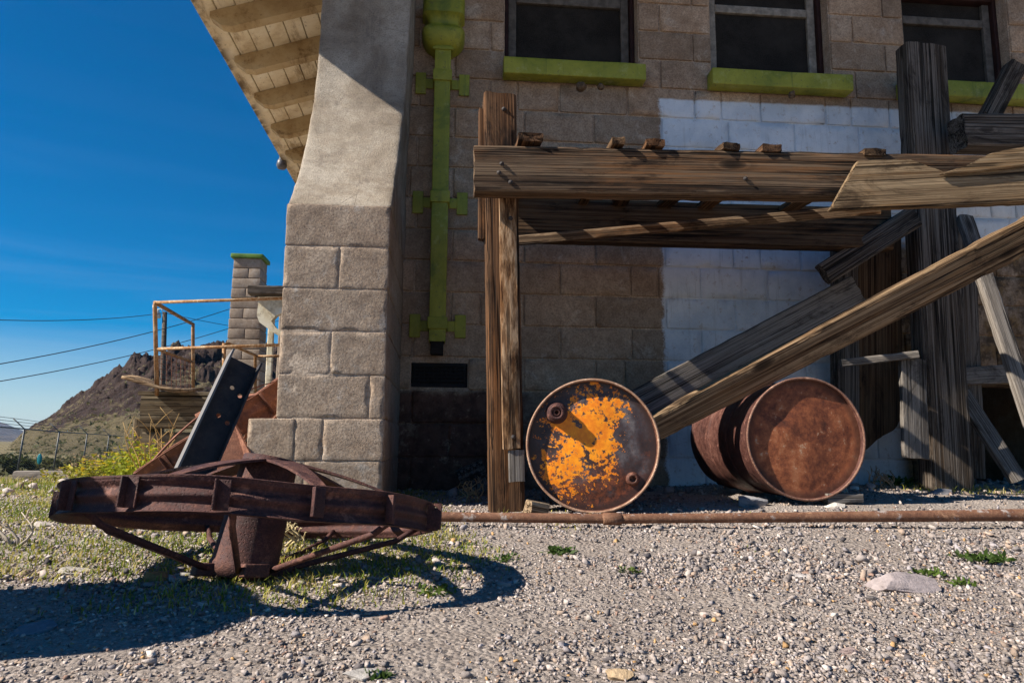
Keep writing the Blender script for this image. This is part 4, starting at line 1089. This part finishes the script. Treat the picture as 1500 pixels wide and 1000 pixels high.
g5_ = grass_field(30000, 5, (-9, -1.1), (4.5, 11), m5, .02, .09, 2)
Vs, Ts, Cs, b = [], [], [], 0
for V, T, C in (g1_, g2_, g3_, g4_, g5_): Vs.append(V); Ts.append(T + b); Cs.append(C); b += len(V)
tag(mesh('grass', np.concatenate(Vs), np.concatenate(Ts), M_['leaf'], None, None, False, np.concatenate(Cs)), kind='stuff')

def leafy(name, loc, n, spread, height, colr, label, cat, seed, lw=.012, flowers=None, group=None, stems=True):
    rs = np.random.default_rng(seed); V = []; T = []; C = []
    def quad(c, d, s, w, l, col):
        b = len(V); V.extend([c, c + d * l * .5 + s * w, c + d * l, c + d * l * .5 - s * w]); T.append((b, b + 1, b + 2)); T.append((b, b + 2, b + 3)); C.extend([col] * 4)
    for i in range(n):
        a = rs.random() * 2 * np.pi; rr_ = spread * math.sqrt(rs.random()); h = height * (1 - .55 * (rr_ / spread) ** 2) * rs.uniform(.55, 1.1)
        base = np.array([rr_ * .35 * math.cos(a), rr_ * .35 * math.sin(a), 0.]); tip = np.array([rr_ * math.cos(a), rr_ * math.sin(a), h])
        sd = np.cross(tip - base, [0, 0, 1.]); sd = sd / max(np.linalg.norm(sd), 1e-6); col = np.array(colr) * rs.uniform(.6, 1.35)
        if stems: quad(base, (tip - base), sd, lw * .12, 1.0, col * .8)
        for k in range(5 if stems else 3):
            c = base + (tip - base) * rs.uniform(.25, 1.0); d = rs.standard_normal(3) * [1, 1, .5] + [0, 0, .35]; d /= np.linalg.norm(d); s = np.cross(d, rs.standard_normal(3)); s /= np.linalg.norm(s)
            quad(c, d, s, lw * rs.uniform(.4, .7), lw * rs.uniform(1.8, 3.2), col * rs.uniform(.8, 1.25))
        if flowers is not None and rs.random() < .6:
            for k in range(5):
                d = np.array([math.cos(k * 1.256), math.sin(k * 1.256), .3]); quad(tip, d, np.array([-d[1], d[0], 0]), lw * .45, lw * 1.1, np.array(flowers))
    V = np.array(V)
    return tag(mesh(name, V, np.array(T), M_['leaf'], None, Matrix.Translation(Vector(loc)), False, np.array(C)), label, cat, group)
def on(px, y, dz=0.): 
    p = P(px, 680, y); return (p.x, y, g1(p.x, y) + dz)
YG = (.30, .34, .03); FL = (.75, .52, .02)
leafy('wildflower', on(196, 5.6), 150, .26, .36, YG, 'tallest yellow flowered weed clump, right beside the dry stalks at the dock', 'weed', 1, .015, FL, 'yellow flowered weeds')
leafy('wildflower', on(160, 5.9), 120, .30, .24, (.34, .34, .04), 'yellow flowered weed clump left of the tallest one', 'weed', 2, .015, FL, 'yellow flowered weeds')
leafy('wildflower', on(118, 5.6), 60, .26, .16, (.32, .31, .05), 'low yellow flowered weed clump above the left end of the lying wheel', 'weed', 3, .014, FL, 'yellow flowered weeds')
leafy('wildflower', on(228, 5.3), 60, .18, .28, YG, 'yellow flowered weed clump directly left of the leaning rusty wheel', 'weed', 4, .015, FL, 'yellow flowered weeds')
leafy('dry_bush', on(132, 6.4), 60, .22, .30, (.42, .30, .17), 'pale dry brush standing behind the yellow weeds', 'bush', 5, .012)
def gpt(px, py):
    r_ = ray(px, py)
    for k in range(600):
        t = .5 + k * .015; q = r_ * t + np.array([0, 0, H])
        if q[2] < float(gz(np.array([q[0]]), np.array([q[1]]))[0]): break
    return (q[0], q[1], q[2])
WG = (.055, .095, .018)
leafy('weed', gpt(822, 810), 40, .055, .016, WG, 'green weed in the gravel below the orange drum', 'weed', 11, .008, group='small green weeds in the gravel', stems=False)
leafy('weed', gpt(1438, 822), 60, .085, .02, WG, 'largest green weed in the gravel at the right', 'weed', 12, .010, group='small green weeds in the gravel', stems=False)
leafy('weed', gpt(1360, 843), 34, .06, .012, (.09, .14, .025), 'green weed along the top of the large flat stone', 'weed', 13, .007, group='small green weeds in the gravel', stems=False)
leafy('weed', gpt(1312, 712), 40, .14, .06, (.06, .11, .02), 'low dark green weed in the shade left of the broad post', 'weed', 14, .016, group='small green weeds in the gravel', stems=False)
leafy('weed', gpt(552, 992), 26, .024, .010, WG, 'tiny green weed at the bottom edge', 'weed', 15, .005, group='small green weeds in the gravel', stems=False)
leafy('weed', gpt(1408, 858), 20, .04, .016, (.09, .14, .025), 'small green weed right of the large flat stone', 'weed', 16, .007, group='small green weeds in the gravel', stems=False)
leafy('weed', gpt(922, 838), 18, .035, .012, (.10, .14, .03), 'small green weed in the gravel below the pipe, centre', 'weed', 17, .006, group='small green weeds in the gravel', stems=False)
leafy('weed', gpt(640, 870), 26, .06, .02, (.10, .15, .025), 'green weed at the inner edge of the wheel shadow', 'weed', 18, .007, group='small green weeds in the gravel', stems=False)
leafy('weed', gpt(740, 822), 18, .04, .02, (.06, .11, .02), 'green weed in the tip of the wheel shadow', 'weed', 19, .007, group='small green weeds in the gravel', stems=False)
def stalks(name, loc, n, h, colr, label, cat, seed, spread=.12):
    rs = random.Random(seed); mb = MB()
    for i in range(n):
        a = rs.random() * 6.28; p = Vector((rs.uniform(-spread, spread) * .5, rs.uniform(-spread, spread) * .5, 0)); d = Vector((math.cos(a) * .35, math.sin(a) * .35, 1)); pts = []; hh = h * rs.uniform(.5, 1)
        for k in range(6):
            t = k / 5; pts.append(p + d * hh * t + Vector((math.sin(t * 4 + i) * .03, 0, -.12 * hh * t * t)))
        mb.tube(pts, [.005 - .0035 * k / 5 for k in range(6)], 5)
        for k in (2, 3, 4):
            q = pts[k]; e = q + Vector((rs.uniform(-1, 1), rs.uniform(-1, 1), .9)).normalized() * hh * .28; mb.tube([q, q.lerp(e, .5) + Vector((0, 0, .01)), e], [.003, .0022, .0012], 4)
    return tag(mb.build(name, flat(name + '_straw', colr, .9, .3), None, Matrix.Translation(Vector(loc))), label, cat)
stalks('dry_stalks', on(222, 5.2), 9, .55, (.42, .27, .11), 'tall dry straw coloured stalks before the dock timbers', 'plant', 3, .16)
stalks('dry_stalks', gpt(395, 800), 14, .11, (.50, .40, .22), 'tuft of dry straw grass behind the hub of the lying wheel', 'plant', 6, .16)
stalks('dry_stalks', gpt(1292, 716), 12, .16, (.26, .20, .13), 'tangle of dry twigs in the shade left of the broad post', 'plant', 12, .10)
stalks('dry_stalks', gpt(690, 735), 9, .14, (.30, .22, .12), 'dry brown twigs by the corrugated scrap at the wall foot', 'plant', 14, .09)
stalks('dry_stalks', gpt(18, 800), 3, .13, (.5, .42, .34), 'thin bare stalk at the left edge of the grass', 'plant', 8, .05)
tag(timber('stick', Vector(gpt(168, 781)) + Vector((0, 0, .02)), Vector(gpt(330, 771)) + Vector((0, 0, .02)), .03, .03, M_['wood_tan'], None, (0, 0, 1), 70, warp=.012), 'pale stick lying in the grass left of the wheel hub', 'stick')
tag(timber('fallen_timber', Vector(on(30, 7.0, .05)), Vector(on(132, 6.6, .05)), .12, .12, M_['wood_grey'], None, (0, 0, 1), 71), 'old grey timber lying in the weeds at the left edge', 'timber')
tag(timber('fallen_timber', Vector(on(130, 6.1, .06)), Vector(on(205, 5.9, .10)), .10, .10, M_['wood_dark'], None, (0, 0, 1), 72), 'dark timber lying under the yellow weeds', 'timber')

# ------------------------------------------------------------------ loading dock with its pipe railing
DY = 10.0
dk_ = empty('loading_dock', P(300, 660, DY), 'timber loading dock with a rusty pipe railing beyond the buttress', 'dock')
zt_ = P(300, 580, DY).z; xl_ = P(207, 600, DY).x
def dbeam(py0, py1, y, px0, mat, seed, px1=520):
    a, b = P(px0, (py0 + py1) / 2, y), P(px1, (py0 + py1) / 2, y); timber('beam', (a.x, y + .1, a.z), (b.x, y + .1, a.z), (py1 - py0) / F * y, .3, mat, dk_, (0, 0, 1), seed)
M_['wood_dock'] = wood('wood_dock', (.13, .098, .06), (.22, .175, .115), (.045, .032, .02), (.15, .085, .032), .4)
dbeam(581, 626, DY, 207, M_['wood_dock'], 80); dbeam(634, 690, DY + .05, 208, M_['wood_dock'], 81)
for i in range(9):
    y = DY + .12 + i * .29; timber('deck_board', (xl_ - .05, y, zt_ + .03), (P(520, 580, DY).x, y, zt_ + .03), .27, .05, M_['wood_dock'], dk_, (0, 1, 0), 82 + i)
for (px, y) in ((215, DY + .3), (330, DY + .3), (215, 12.3), (330, 12.3)):
    p = P(px, 640, y); timber('leg', (p.x, y, g1(p.x, y) - .2), (p.x, y, zt_ - .3), .28, .28, M_['wood_dock'], dk_, (1, 0, 0), 95)
# warped sheet lying on the corner
V = []; Fc = []; n = 14
a0 = P(187, 556, DY - .25); a1 = P(275, 574, DY - .2)
for i in range(n):
    t = i / (n - 1); p = a0.lerp(a1, t); z = p.z - .05 * math.sin(t * math.pi) 
    for k in range(5): V.append((p.x, DY - .45 + k * .22, z + .012 * k + .02 * math.sin(k + t * 4)))
for i in range(n - 1):
    for k in range(4): Fc.append((i * 5 + k, i * 5 + k + 1, i * 5 + 6 + k, i * 5 + 5 + k))
o = mesh('warped_board', V, Fc, M_['wood_tan'], None); o.modifiers.new('s', 'SOLIDIFY').thickness = .035
tag(o, 'warped weathered board lying over the left corner of the dock', 'board')
rl = MB(); A1, A0 = P(227, 443, DY), P(230, 580, DY); rl.tube([A0, A1 - Vector((0, 0, .03)), A1 + Vector((.02, 0, 0))], .028, 10)
A2 = P(413, 437, DY - .4); rl.tube([A1, A2], .021, 10)
y2 = 11.75; B1, B0 = P(283, 475, y2), P(283, 574, y2); rl.tube([A1, B1 - Vector((.06, 0, -.03)), B1, B1 - Vector((0, 0, .06)), B0], .027, 10)
rl.tube([P(229, 511, DY), P(413, 505, DY - .4)], .020, 8); rl.tube([P(229, 511, DY), P(283, 530, y2)], .020, 8)
railing = rl.build('railing', M_['rust_rail'], dk_)
r2 = MB(); y3 = 11.6
r2.tube([P(328, 578, DY + .4), P(328, 503, DY + .4), P(334, 503, DY + .4), P(374, 520, y3), P(374, 580, y3)], .024, 9); r2.tube([P(374, 522, y3), P(420, 521, y3)], .02, 8)
r2.build('railing', M_['rust_rail'], dk_)
wm = MB()
for k in range(9):
    t = k / 8; p, q = P(229, 513, DY), P(283, 531, y2); c = p.lerp(q, t); e = P(229, 572, DY).lerp(P(283, 572, y2), t); wm.tube([c, e], .004, 4, False)
for k in range(8):
    t = k / 7; wm.tube([P(229, 515 + 56 * t, DY), P(283, 532 + 40 * t, y2)], .004, 4, False)
wm.build('wire_mesh', M_['rust_red'], dk_)

# ------------------------------------------------------------------ far pillar, porch
FY = 15.0
fp = empty('stone_pillar', P(362, 600, FY), 'grey block pillar with a green cap rising behind the dock railing', 'pillar')
xa, xb = P(341, 400, FY).x, P(381, 400, FY).x; ztop = P(360, 378, FY).z; mb = MB(); z = ztop; i = 0
while z > -.8:
    w = .02 * i * .42; z0 = z - .207; v = rnd.uniform(.85, 1.1)
    xm = (xa + xb) / 2 + rnd.uniform(-.05, .05)
    if i % 2: mb.rough_box((xa - w * .5, FY, z0 + .006), (xm - .005, FY + .55, z - .006), .12, .014, .004, 9, i, (v, v, v)); v = rnd.uniform(.85, 1.1); mb.rough_box((xm + .005, FY, z0 + .006), (xb + w, FY + .55, z - .006), .12, .014, .004, 9, i, (v, v, v))
    else: mb.rough_box((xa - w * .5, FY, z0 + .006), (xb + w, FY + .55, z - .006), .12, .014, .004, 9, i, (v, v, v))
    z = z0; i += 1
mb.box((xa + .02, FY + .02, -.8), (xb - .02, FY + .53, ztop - .01))
mb.build('shaft', M_['block'], fp, col=True)
mb = MB(); mb.rough_box((xa - .05, FY - .05, ztop + .0), (xb + .05, FY + .6, ztop + .085), .1, .012, .003); mb.build('cap', flat('green_cap', (.10, .19, .035), .7, .3, 8), fp)
PYv = 13.2
pr = empty('porch', P(420, 600, PYv), 'old porch with a dark roof edge and cream bracket beside the far pillar', 'porch')
a, b = P(366, 426, PYv), P(560, 426, PYv)
timber('roof_edge', (a.x, PYv + .3, a.z), (b.x, PYv + .3, a.z + .02), .15, .9, M_['wood_dark'], pr, (0, 0, 1), 100, amp=2)
# curved bracket and wall plate in cream paint
ol = [(378, 434), (420, 434), (420, 455), (404, 462), (397, 470), (404, 480), (420, 489), (420, 497), (402, 488), (388, 478), (380, 472), (376, 462), (378, 446)]
V = [P(px, py, PYv - .0) for px, py in ol]; V2 = [v + Vector((0, .16, 0)) for v in V]; n = len(V)
Fc = [tuple(range(n)), tuple(range(2 * n - 1, n - 1, -1))] + [(k, n + k, n + (k + 1) % n, (k + 1) % n) for k in range(n)]
mesh('bracket', V + V2, Fc, M_['cream'], pr, None, False)
p = P(397, 490, PYv + .5); q = P(397, 600, PYv + .5); timber('post', (p.x, p.y, g1(p.x, p.y) - .1), (p.x, p.y, p.z + .3), .10, .10, M_['cream'], pr, (1, 0, 0), 101, amp=.4)
p = P(407, 490, PYv + 1.4); mb = MB(); mb.rough_box((p.x, p.y, -.8), (p.x + 2.4, p.y + .2, P(407, 434, PYv + 1.4).z), .3, .02, .004, 6, 3, (1, 1, 1)); mb.build('wall', M_['block'], pr, col=True)
timber('rafter', P(374, 437, PYv - .2), P(352, 437, PYv - .2), .06, .10, M_['wood_dark'], pr, (0, 0, 1), 103)

# ------------------------------------------------------------------ utility pole and wires
UY = 45.
up_ = empty('utility_pole', P(237, 640, UY), 'leaning dark wooden utility pole with a small lamp beyond the dock', 'utility pole')
a, b = P(234, 690, UY), P(241.5, 457, UY); mb = MB(); mb.tube([a, b], [.19, .13], 10); mb.build('pole', M_['wood_dark'], up_)
mb = MB(); c = P(230.5, 460, UY); mb.lathe([(.001, .28), (.10, .26), (.12, .12), (.19, .02), (.21, -.18), (.19, -.22), (.001, -.22)], 14, Matrix.Translation(c)); mb.tube([P(241, 460, UY), P(236, 452, UY), P(231, 453, UY), c + Vector((0, 0, .25))], .03, 6)
mb.build('lamp', flat('lamp_white', (.6, .6, .58), .5, .1), up_)
wire = flat('wire', (.02, .02, .025), .6, .1)
def cable(pts, label):
    mb = MB(); Pt = []
    p = [P(px, py, y) for px, py, y in pts]
    for i in range(len(p) - 1):
        for k in range(12): t = k / 12; q = p[i].lerp(p[i + 1], t); q.z -= .25 * 4 * t * (1 - t); Pt.append(q)
    Pt.append(p[-1]); mb.tube(Pt, .018, 5); return tag(mb.build('power_line', wire), label, 'power line', 'power lines across the sky')
cable([(-60, 466, 30), (241, 458, UY), (470, 492, 60)], 'highest black power line, meeting the top of the utility pole')
cable([(-60, 543, 26), (335, 453, 40), (480, 418, 46)], 'middle black power line rising to the right across the sky')
cable([(-60, 568, 28), (335, 481, 42), (480, 447, 48)], 'lowest black power line, just above the mountain')

# ------------------------------------------------------------------ chain link fence
fn = empty('chainlink_fence', P(34, 695, 30), 'chain-link fence with barbed wire arms in front of the dark mountain', 'fence')
galv = flat('galvanised', (.10, .105, .11), .5, .2, metal=.3)
def chain():
    m = NT('chainlink'); x, y, z = m.sep(m.coord((1, 1, 1), rnd=False))
    u = m.math('MULTIPLY', x, 12.); w = m.math('MULTIPLY', z, 12.)
    d1 = m.math('FRACT', m.math('ADD', u, w)); d2 = m.math('FRACT', m.math('SUBTRACT', u, w))
    k = m.math('MAXIMUM', m.math('LESS_THAN', d1, .07), m.math('LESS_THAN', d2, .07))
    t = m.n('ShaderNodeBsdfTransparent'); mx = m.n('ShaderNodeMixShader'); m.l(k, mx.inputs[0]); m.l(t.outputs[0], mx.inputs[1]); m.l(m.b.outputs[0], mx.inputs[2]); m.l(mx.outputs[0], m.nt.nodes['Material Output'].inputs[0])
    return m.done((.22, .22, .22), .5)
fpts = [(-26, 623, 702, 26), (36, 628, 697, 30), (87, 632.5, 694, 36), (128, 635, 690, 43), (160, 637, 688, 51), (196, 640, 686, 62), (230, 641, 684, 75)]
tops = []; bots = []
for px, py, pb, y in fpts:
    t, b = P(px, py, y), P(px - 4, pb, y); b.z = min(b.z, g1(b.x, b.y)) ; b.x = t.x - .12; tops.append(t); bots.append(b)
    mb = MB(); mb.tube([b, t], .036, 8); mb.tube([t, t + Vector((-.40, -.1, .40))], .022, 6); mb.build('post', galv, fn)
mb = MB(); mb.tube(tops, .026, 6); mb.build('top_rail', galv, fn)
mb = MB()
for k in (.35, .68, 1.0): mb.tube([t + Vector((-.40, -.1, .40)) * k for t in tops], .012, 4)
mb.build('barbed_wire', galv, fn)
V = []; Fc = []
for t, b in zip(tops, bots): V += [b, t]
for i in range(len(tops) - 1): Fc.append((2 * i, 2 * i + 2, 2 * i + 3, 2 * i + 1))
mesh('fabric', V, Fc, chain(), fn, None, False)
c = P(58, 672, 31.); mb = MB(); V = []
mb.lathe([(.001, -.022), (.8, -.022), (1.0, -.012), (1.0, .012), (.8, .022), (.001, .022)], 28, Matrix.Translation(c) @ Matrix.Rotation(R(90), 4, 'X') @ Matrix.Diagonal((.09, .21, 1, 1)))
tag(mb.build('sign', flat('teal_paint', (.01, .20, .24), .5, .1), origin=c), 'small teal oval sign hung on the chain-link fence', 'sign')

# ------------------------------------------------------------------ desert, mountain, far hills
def ridge_mesh(name, prof, y0, y1, yend, zb, seed, mat, rough, kind='structure', px0=-900, px1=1100, nx=260, ny=110, oct=7, pw=1.15):
    pxs = np.linspace(px0, px1, nx); t = np.linspace(0, 1, ny); hp = np.interp(pxs, [q[0] for q in prof], [q[1] for q in prof])
    az = (pxs - 650) / F; V = np.zeros((nx, ny, 3))
    for j, tt in enumerate(t):
        y = y0 + (yend - y0) * tt; V[:, j, 0] = az * y; V[:, j, 1] = y
        yr = y1; zr = H + hp / F * yr      # ridge height, reached at depth y1
        s = np.clip((y - y0) / (y1 - y0), 0, 1) ** pw; f = np.clip(1 - (y - y1) / (yend - y1), 0, 1) if y > y1 else 1.
        V[:, j, 2] = zb + (zr - zb) * s * f
    p = V.reshape(-1, 3); sc0 = 6.5 / (y1 - y0)
    amp = rough * np.clip((p[:, 2] - zb) / ((np.max(p[:, 2]) - zb)), .02, 1) ** .8
    q = p * [1, .6, 1]
    r1 = 1 - np.abs(fbm(q, sc0, oct, seed, .55)) * 2; r2 = fbm(q, sc0 * 7, 4, seed + 3, .6)
    p[:, 2] += amp * ((r1 - .62) * .8 + r2 * .35)
    idx = np.arange(nx * ny).reshape(nx, ny); Q = np.stack([idx[:-1, :-1], idx[1:, :-1], idx[1:, 1:], idx[:-1, 1:]], -1).reshape(-1, 4)
    return tag(mesh(name, p, Q, mat, None, None, False), kind=kind)
prof = [(-900, 6), (-200, -8), (0, -18), (55, -8), (75, 12), (110, 34), (150, 62), (190, 90), (220, 108), (250, 120), (290, 135), (330, 146), (355, 144), (390, 128), (430, 118), (520, 100), (700, 80), (1100, 60)]
mtn = ridge_mesh('mountain', prof, 80, 300, 560, -2.2, 12, M_['rockface'], 20., nx=620, ny=260, px0=-150, px1=620, oct=8)
hillm = NT('far_rock'); hv = hillm.coord(rnd=False)
hillm = hillm.done(hillm.ramp(hillm.noise(hv, .004, 6, .7), [(.35, (.06, .05, .045)), (.65, (.16, .125, .10))]), .95, spec=.05)
ridge_mesh('hills', [(-1500, 30), (-700, 26), (-300, 30), (-100, 14), (-20, 16), (18, 24), (45, 22), (70, 12), (110, 4), (300, 10), (900, 20), (2000, 25)], 4500, 7500, 11000, -12, 5, hillm, 130., px0=-1500, px1=2600, nx=300, ny=60)
# sagebrush on the plain
rs = np.random.default_rng(9); V = []; T = []; C = []; b = 0
n = 520; yy = 34 * (200 / 34) ** rs.random(n); xx = (rs.random(n) * 620 - 120 - 650) / F * yy
for x, y in zip(xx, yy):
    h = rs.uniform(.25, .6); k = 26 if y < 80 else 9; zz = float(gz(np.array([x]), np.array([y]))[0]) if y < 80 else -1.6 + 0 * y
    c = np.array([(.15, .14, .06), (.22, .185, .09), (.11, .11, .045)][rs.integers(3)])
    for i in range(k):
        d = rs.standard_normal(3); d[2] = abs(d[2]); d /= np.linalg.norm(d); o = np.array([x, y, zz]) + d * h * [1, 1, .8] * rs.uniform(.4, 1); s = rs.standard_normal((3, 3)) * h * .28
        V.append(o + s); T.append([b, b + 1, b + 2]); C.append(np.tile(c * rs.uniform(.6, 1.4), (3, 1))); b += 3
from mathutils.bvhtree import BVHTree
bv = BVHTree.FromPolygons([v.co for v in mtn.data.vertices], [tuple(q.vertices) for q in mtn.data.polygons])
for y in 75 * (260 / 75) ** rs.random(1500):
    x = (rs.random() * 560 - 120 - 650) / F * y; hit = bv.ray_cast(Vector((x, y, 200)), Vector((0, 0, -1)))
    if hit[0] is None or hit[0].z > 24: continue
    h = rs.uniform(.25, .75); c = np.array([(.10, .105, .045), (.15, .135, .065), (.075, .085, .035), (.20, .17, .085)][rs.integers(4)])
    for i in range(9):
        d = rs.standard_normal(3); d[2] = abs(d[2]); d /= np.linalg.norm(d); o = np.array(hit[0]) + d * h * [1, 1, .8] * rs.uniform(.4, 1); q = rs.standard_normal((3, 3)) * h * .32
        V.append(o + q); T.append([b, b + 1, b + 2]); C.append(np.tile(c * rs.uniform(.6, 1.4), (3, 1))); b += 3
tag(mesh('brush', np.concatenate(V), np.array(T), M_['leaf'], None, None, False, np.concatenate(C)), kind='stuff')
def shrub(px, y, h, label, seed, col):
    return leafy('desert_shrub', (P(px, 690, y).x, y, g1(P(px, 690, y).x, y) - .05), 420, h * 1.1, h, col, label, 'shrub', seed, .10)
shrub(14, 38, 1.0, 'dark green desert shrub behind the fence at the left edge', 1, (.055, .065, .02))
shrub(66, 40, .8, 'olive desert shrub behind the fence, right of the darker shrub', 2, (.12, .12, .045))
shrub(104, 46, .7, 'small olive desert shrub behind the second fence post', 3, (.13, .12, .05))

# ------------------------------------------------------------------ light, sky, camera
EL, AZ = R(38), R(11)
sd = Vector((-math.cos(AZ) * math.cos(EL), -math.sin(AZ) * math.cos(EL), math.sin(EL)))
sun = bpy.data.lights.new('sun', 'SUN'); sun.energy = 5.0; sun.angle = R(.53); sun.color = (1, .93, .82)
so = bpy.data.objects.new('sun', sun); COL.objects.link(so); so.rotation_euler = sd.to_track_quat('Z', 'Y').to_euler()
w = bpy.data.worlds.new('World'); sc.world = w; w.use_nodes = True; nt = w.node_tree; bg = nt.nodes['Background']
sky = nt.nodes.new('ShaderNodeTexSky'); sky.sky_type = 'NISHITA'; sky.sun_disc = False; sky.sun_elevation = EL
sky.sun_rotation = math.atan2(sd.x, sd.y); sky.altitude = 1200; sky.air_density = 1.0; sky.dust_density = .1; sky.ozone_density = 3.5
# thin cirrus streaks
tc = nt.nodes.new('ShaderNodeTexCoord'); mp = nt.nodes.new('ShaderNodeMapping'); mp.inputs['Scale'].default_value = (1.1, 1.1, 20); mp.inputs['Rotation'].default_value = (R(6), R(-5), 0)
nz = nt.nodes.new('ShaderNodeTexNoise'); nz.inputs['Scale'].default_value = 1.5; nz.inputs['Detail'].default_value = 7; nz.inputs['Roughness'].default_value = .62; nz.inputs['Distortion'].default_value = .5
mr = nt.nodes.new('ShaderNodeMapRange'); mr.inputs[1].default_value = .46; mr.inputs[2].default_value = .80; mr.inputs[3].default_value = 0; mr.inputs[4].default_value = .15
hs = nt.nodes.new('ShaderNodeHueSaturation'); hs.inputs['Saturation'].default_value = 1.75; hs.inputs['Value'].default_value = 1.12
mx = nt.nodes.new('ShaderNodeMix'); mx.data_type = 'RGBA'; mx.inputs[7].default_value = (7.5, 8.0, 8.6, 1)
L = nt.links.new
L(tc.outputs['Generated'], mp.inputs[0]); L(mp.outputs[0], nz.inputs['Vector']); L(nz.outputs[0], mr.inputs[0]); L(sky.outputs[0], hs.inputs['Color'])
sx0 = nt.nodes.new('ShaderNodeSeparateXYZ'); L(tc.outputs['Generated'], sx0.inputs[0]); m0_ = nt.nodes.new('ShaderNodeMapRange'); m0_.interpolation_type = 'SMOOTHSTEP'
m0_.inputs[1].default_value = .0; m0_.inputs[2].default_value = .30; m0_.inputs[3].default_value = 1.15; m0_.inputs[4].default_value = 2.35; L(sx0.outputs[2], m0_.inputs[0]); L(m0_.outputs[0], hs.inputs['Saturation']); L(hs.outputs[0], mx.inputs[6]); 
sx = nt.nodes.new('ShaderNodeSeparateXYZ'); L(tc.outputs['Generated'], sx.inputs[0]); m2_ = nt.nodes.new('ShaderNodeMapRange'); m2_.interpolation_type = 'SMOOTHSTEP'
m2_.inputs[1].default_value = .02; m2_.inputs[2].default_value = .34; m2_.inputs[3].default_value = 1; m2_.inputs[4].default_value = .08; L(sx.outputs[2], m2_.inputs[0])
ml_ = nt.nodes.new('ShaderNodeMath'); ml_.operation = 'MULTIPLY'; L(mr.outputs[0], ml_.inputs[0]); L(m2_.outputs[0], ml_.inputs[1]); L(ml_.outputs[0], mx.inputs[0]); L(mx.outputs[2], bg.inputs['Color'])
bg.inputs['Strength'].default_value = .05

V = [(x, y, z) for x in (-14900, 14900) for y in (-3900, 14900) for z in (-30, 330)]
hz = NT('air'); hz.nt.nodes.remove(hz.b); pv = hz.n('ShaderNodeVolumePrincipled'); pv.inputs['Color'].default_value = (.38, .62, 1, 1); pv.inputs['Density'].default_value = 3e-5
hz.l(pv.outputs[0], hz.nt.nodes['Material Output'].inputs['Volume'])
tag(mesh('haze', V, [(0, 1, 3, 2), (4, 6, 7, 5), (0, 4, 5, 1), (2, 3, 7, 6), (0, 2, 6, 4), (1, 5, 7, 3)], hz.m, None, None, False), kind='stuff')

cam = bpy.data.cameras.new('camera'); co = bpy.data.objects.new('camera', cam); COL.objects.link(co)
cam.sensor_width = 36; cam.lens = F / 1500 * 36; cam.clip_end = 40000; cam.clip_start = .02
# columns: camera right / up / back in world axes
rv = Vector((Xc[0], Yc[0], Zc[0])); uv = Vector((Xc[1], Yc[1], Zc[1])); fv = Vector((Xc[2], Yc[2], Zc[2]))
Mc = Matrix((rv, uv, -fv)).transposed().to_4x4(); Mc.translation = (0, 0, H); co.matrix_world = Mc
sc.camera = co
sc.view_settings.view_transform = 'Standard'; sc.view_settings.look = 'None'; sc.view_settings.gamma = 1; sc.view_settings.exposure = .95
sc.cycles.max_bounces = 6; sc.cycles.use_denoising = True
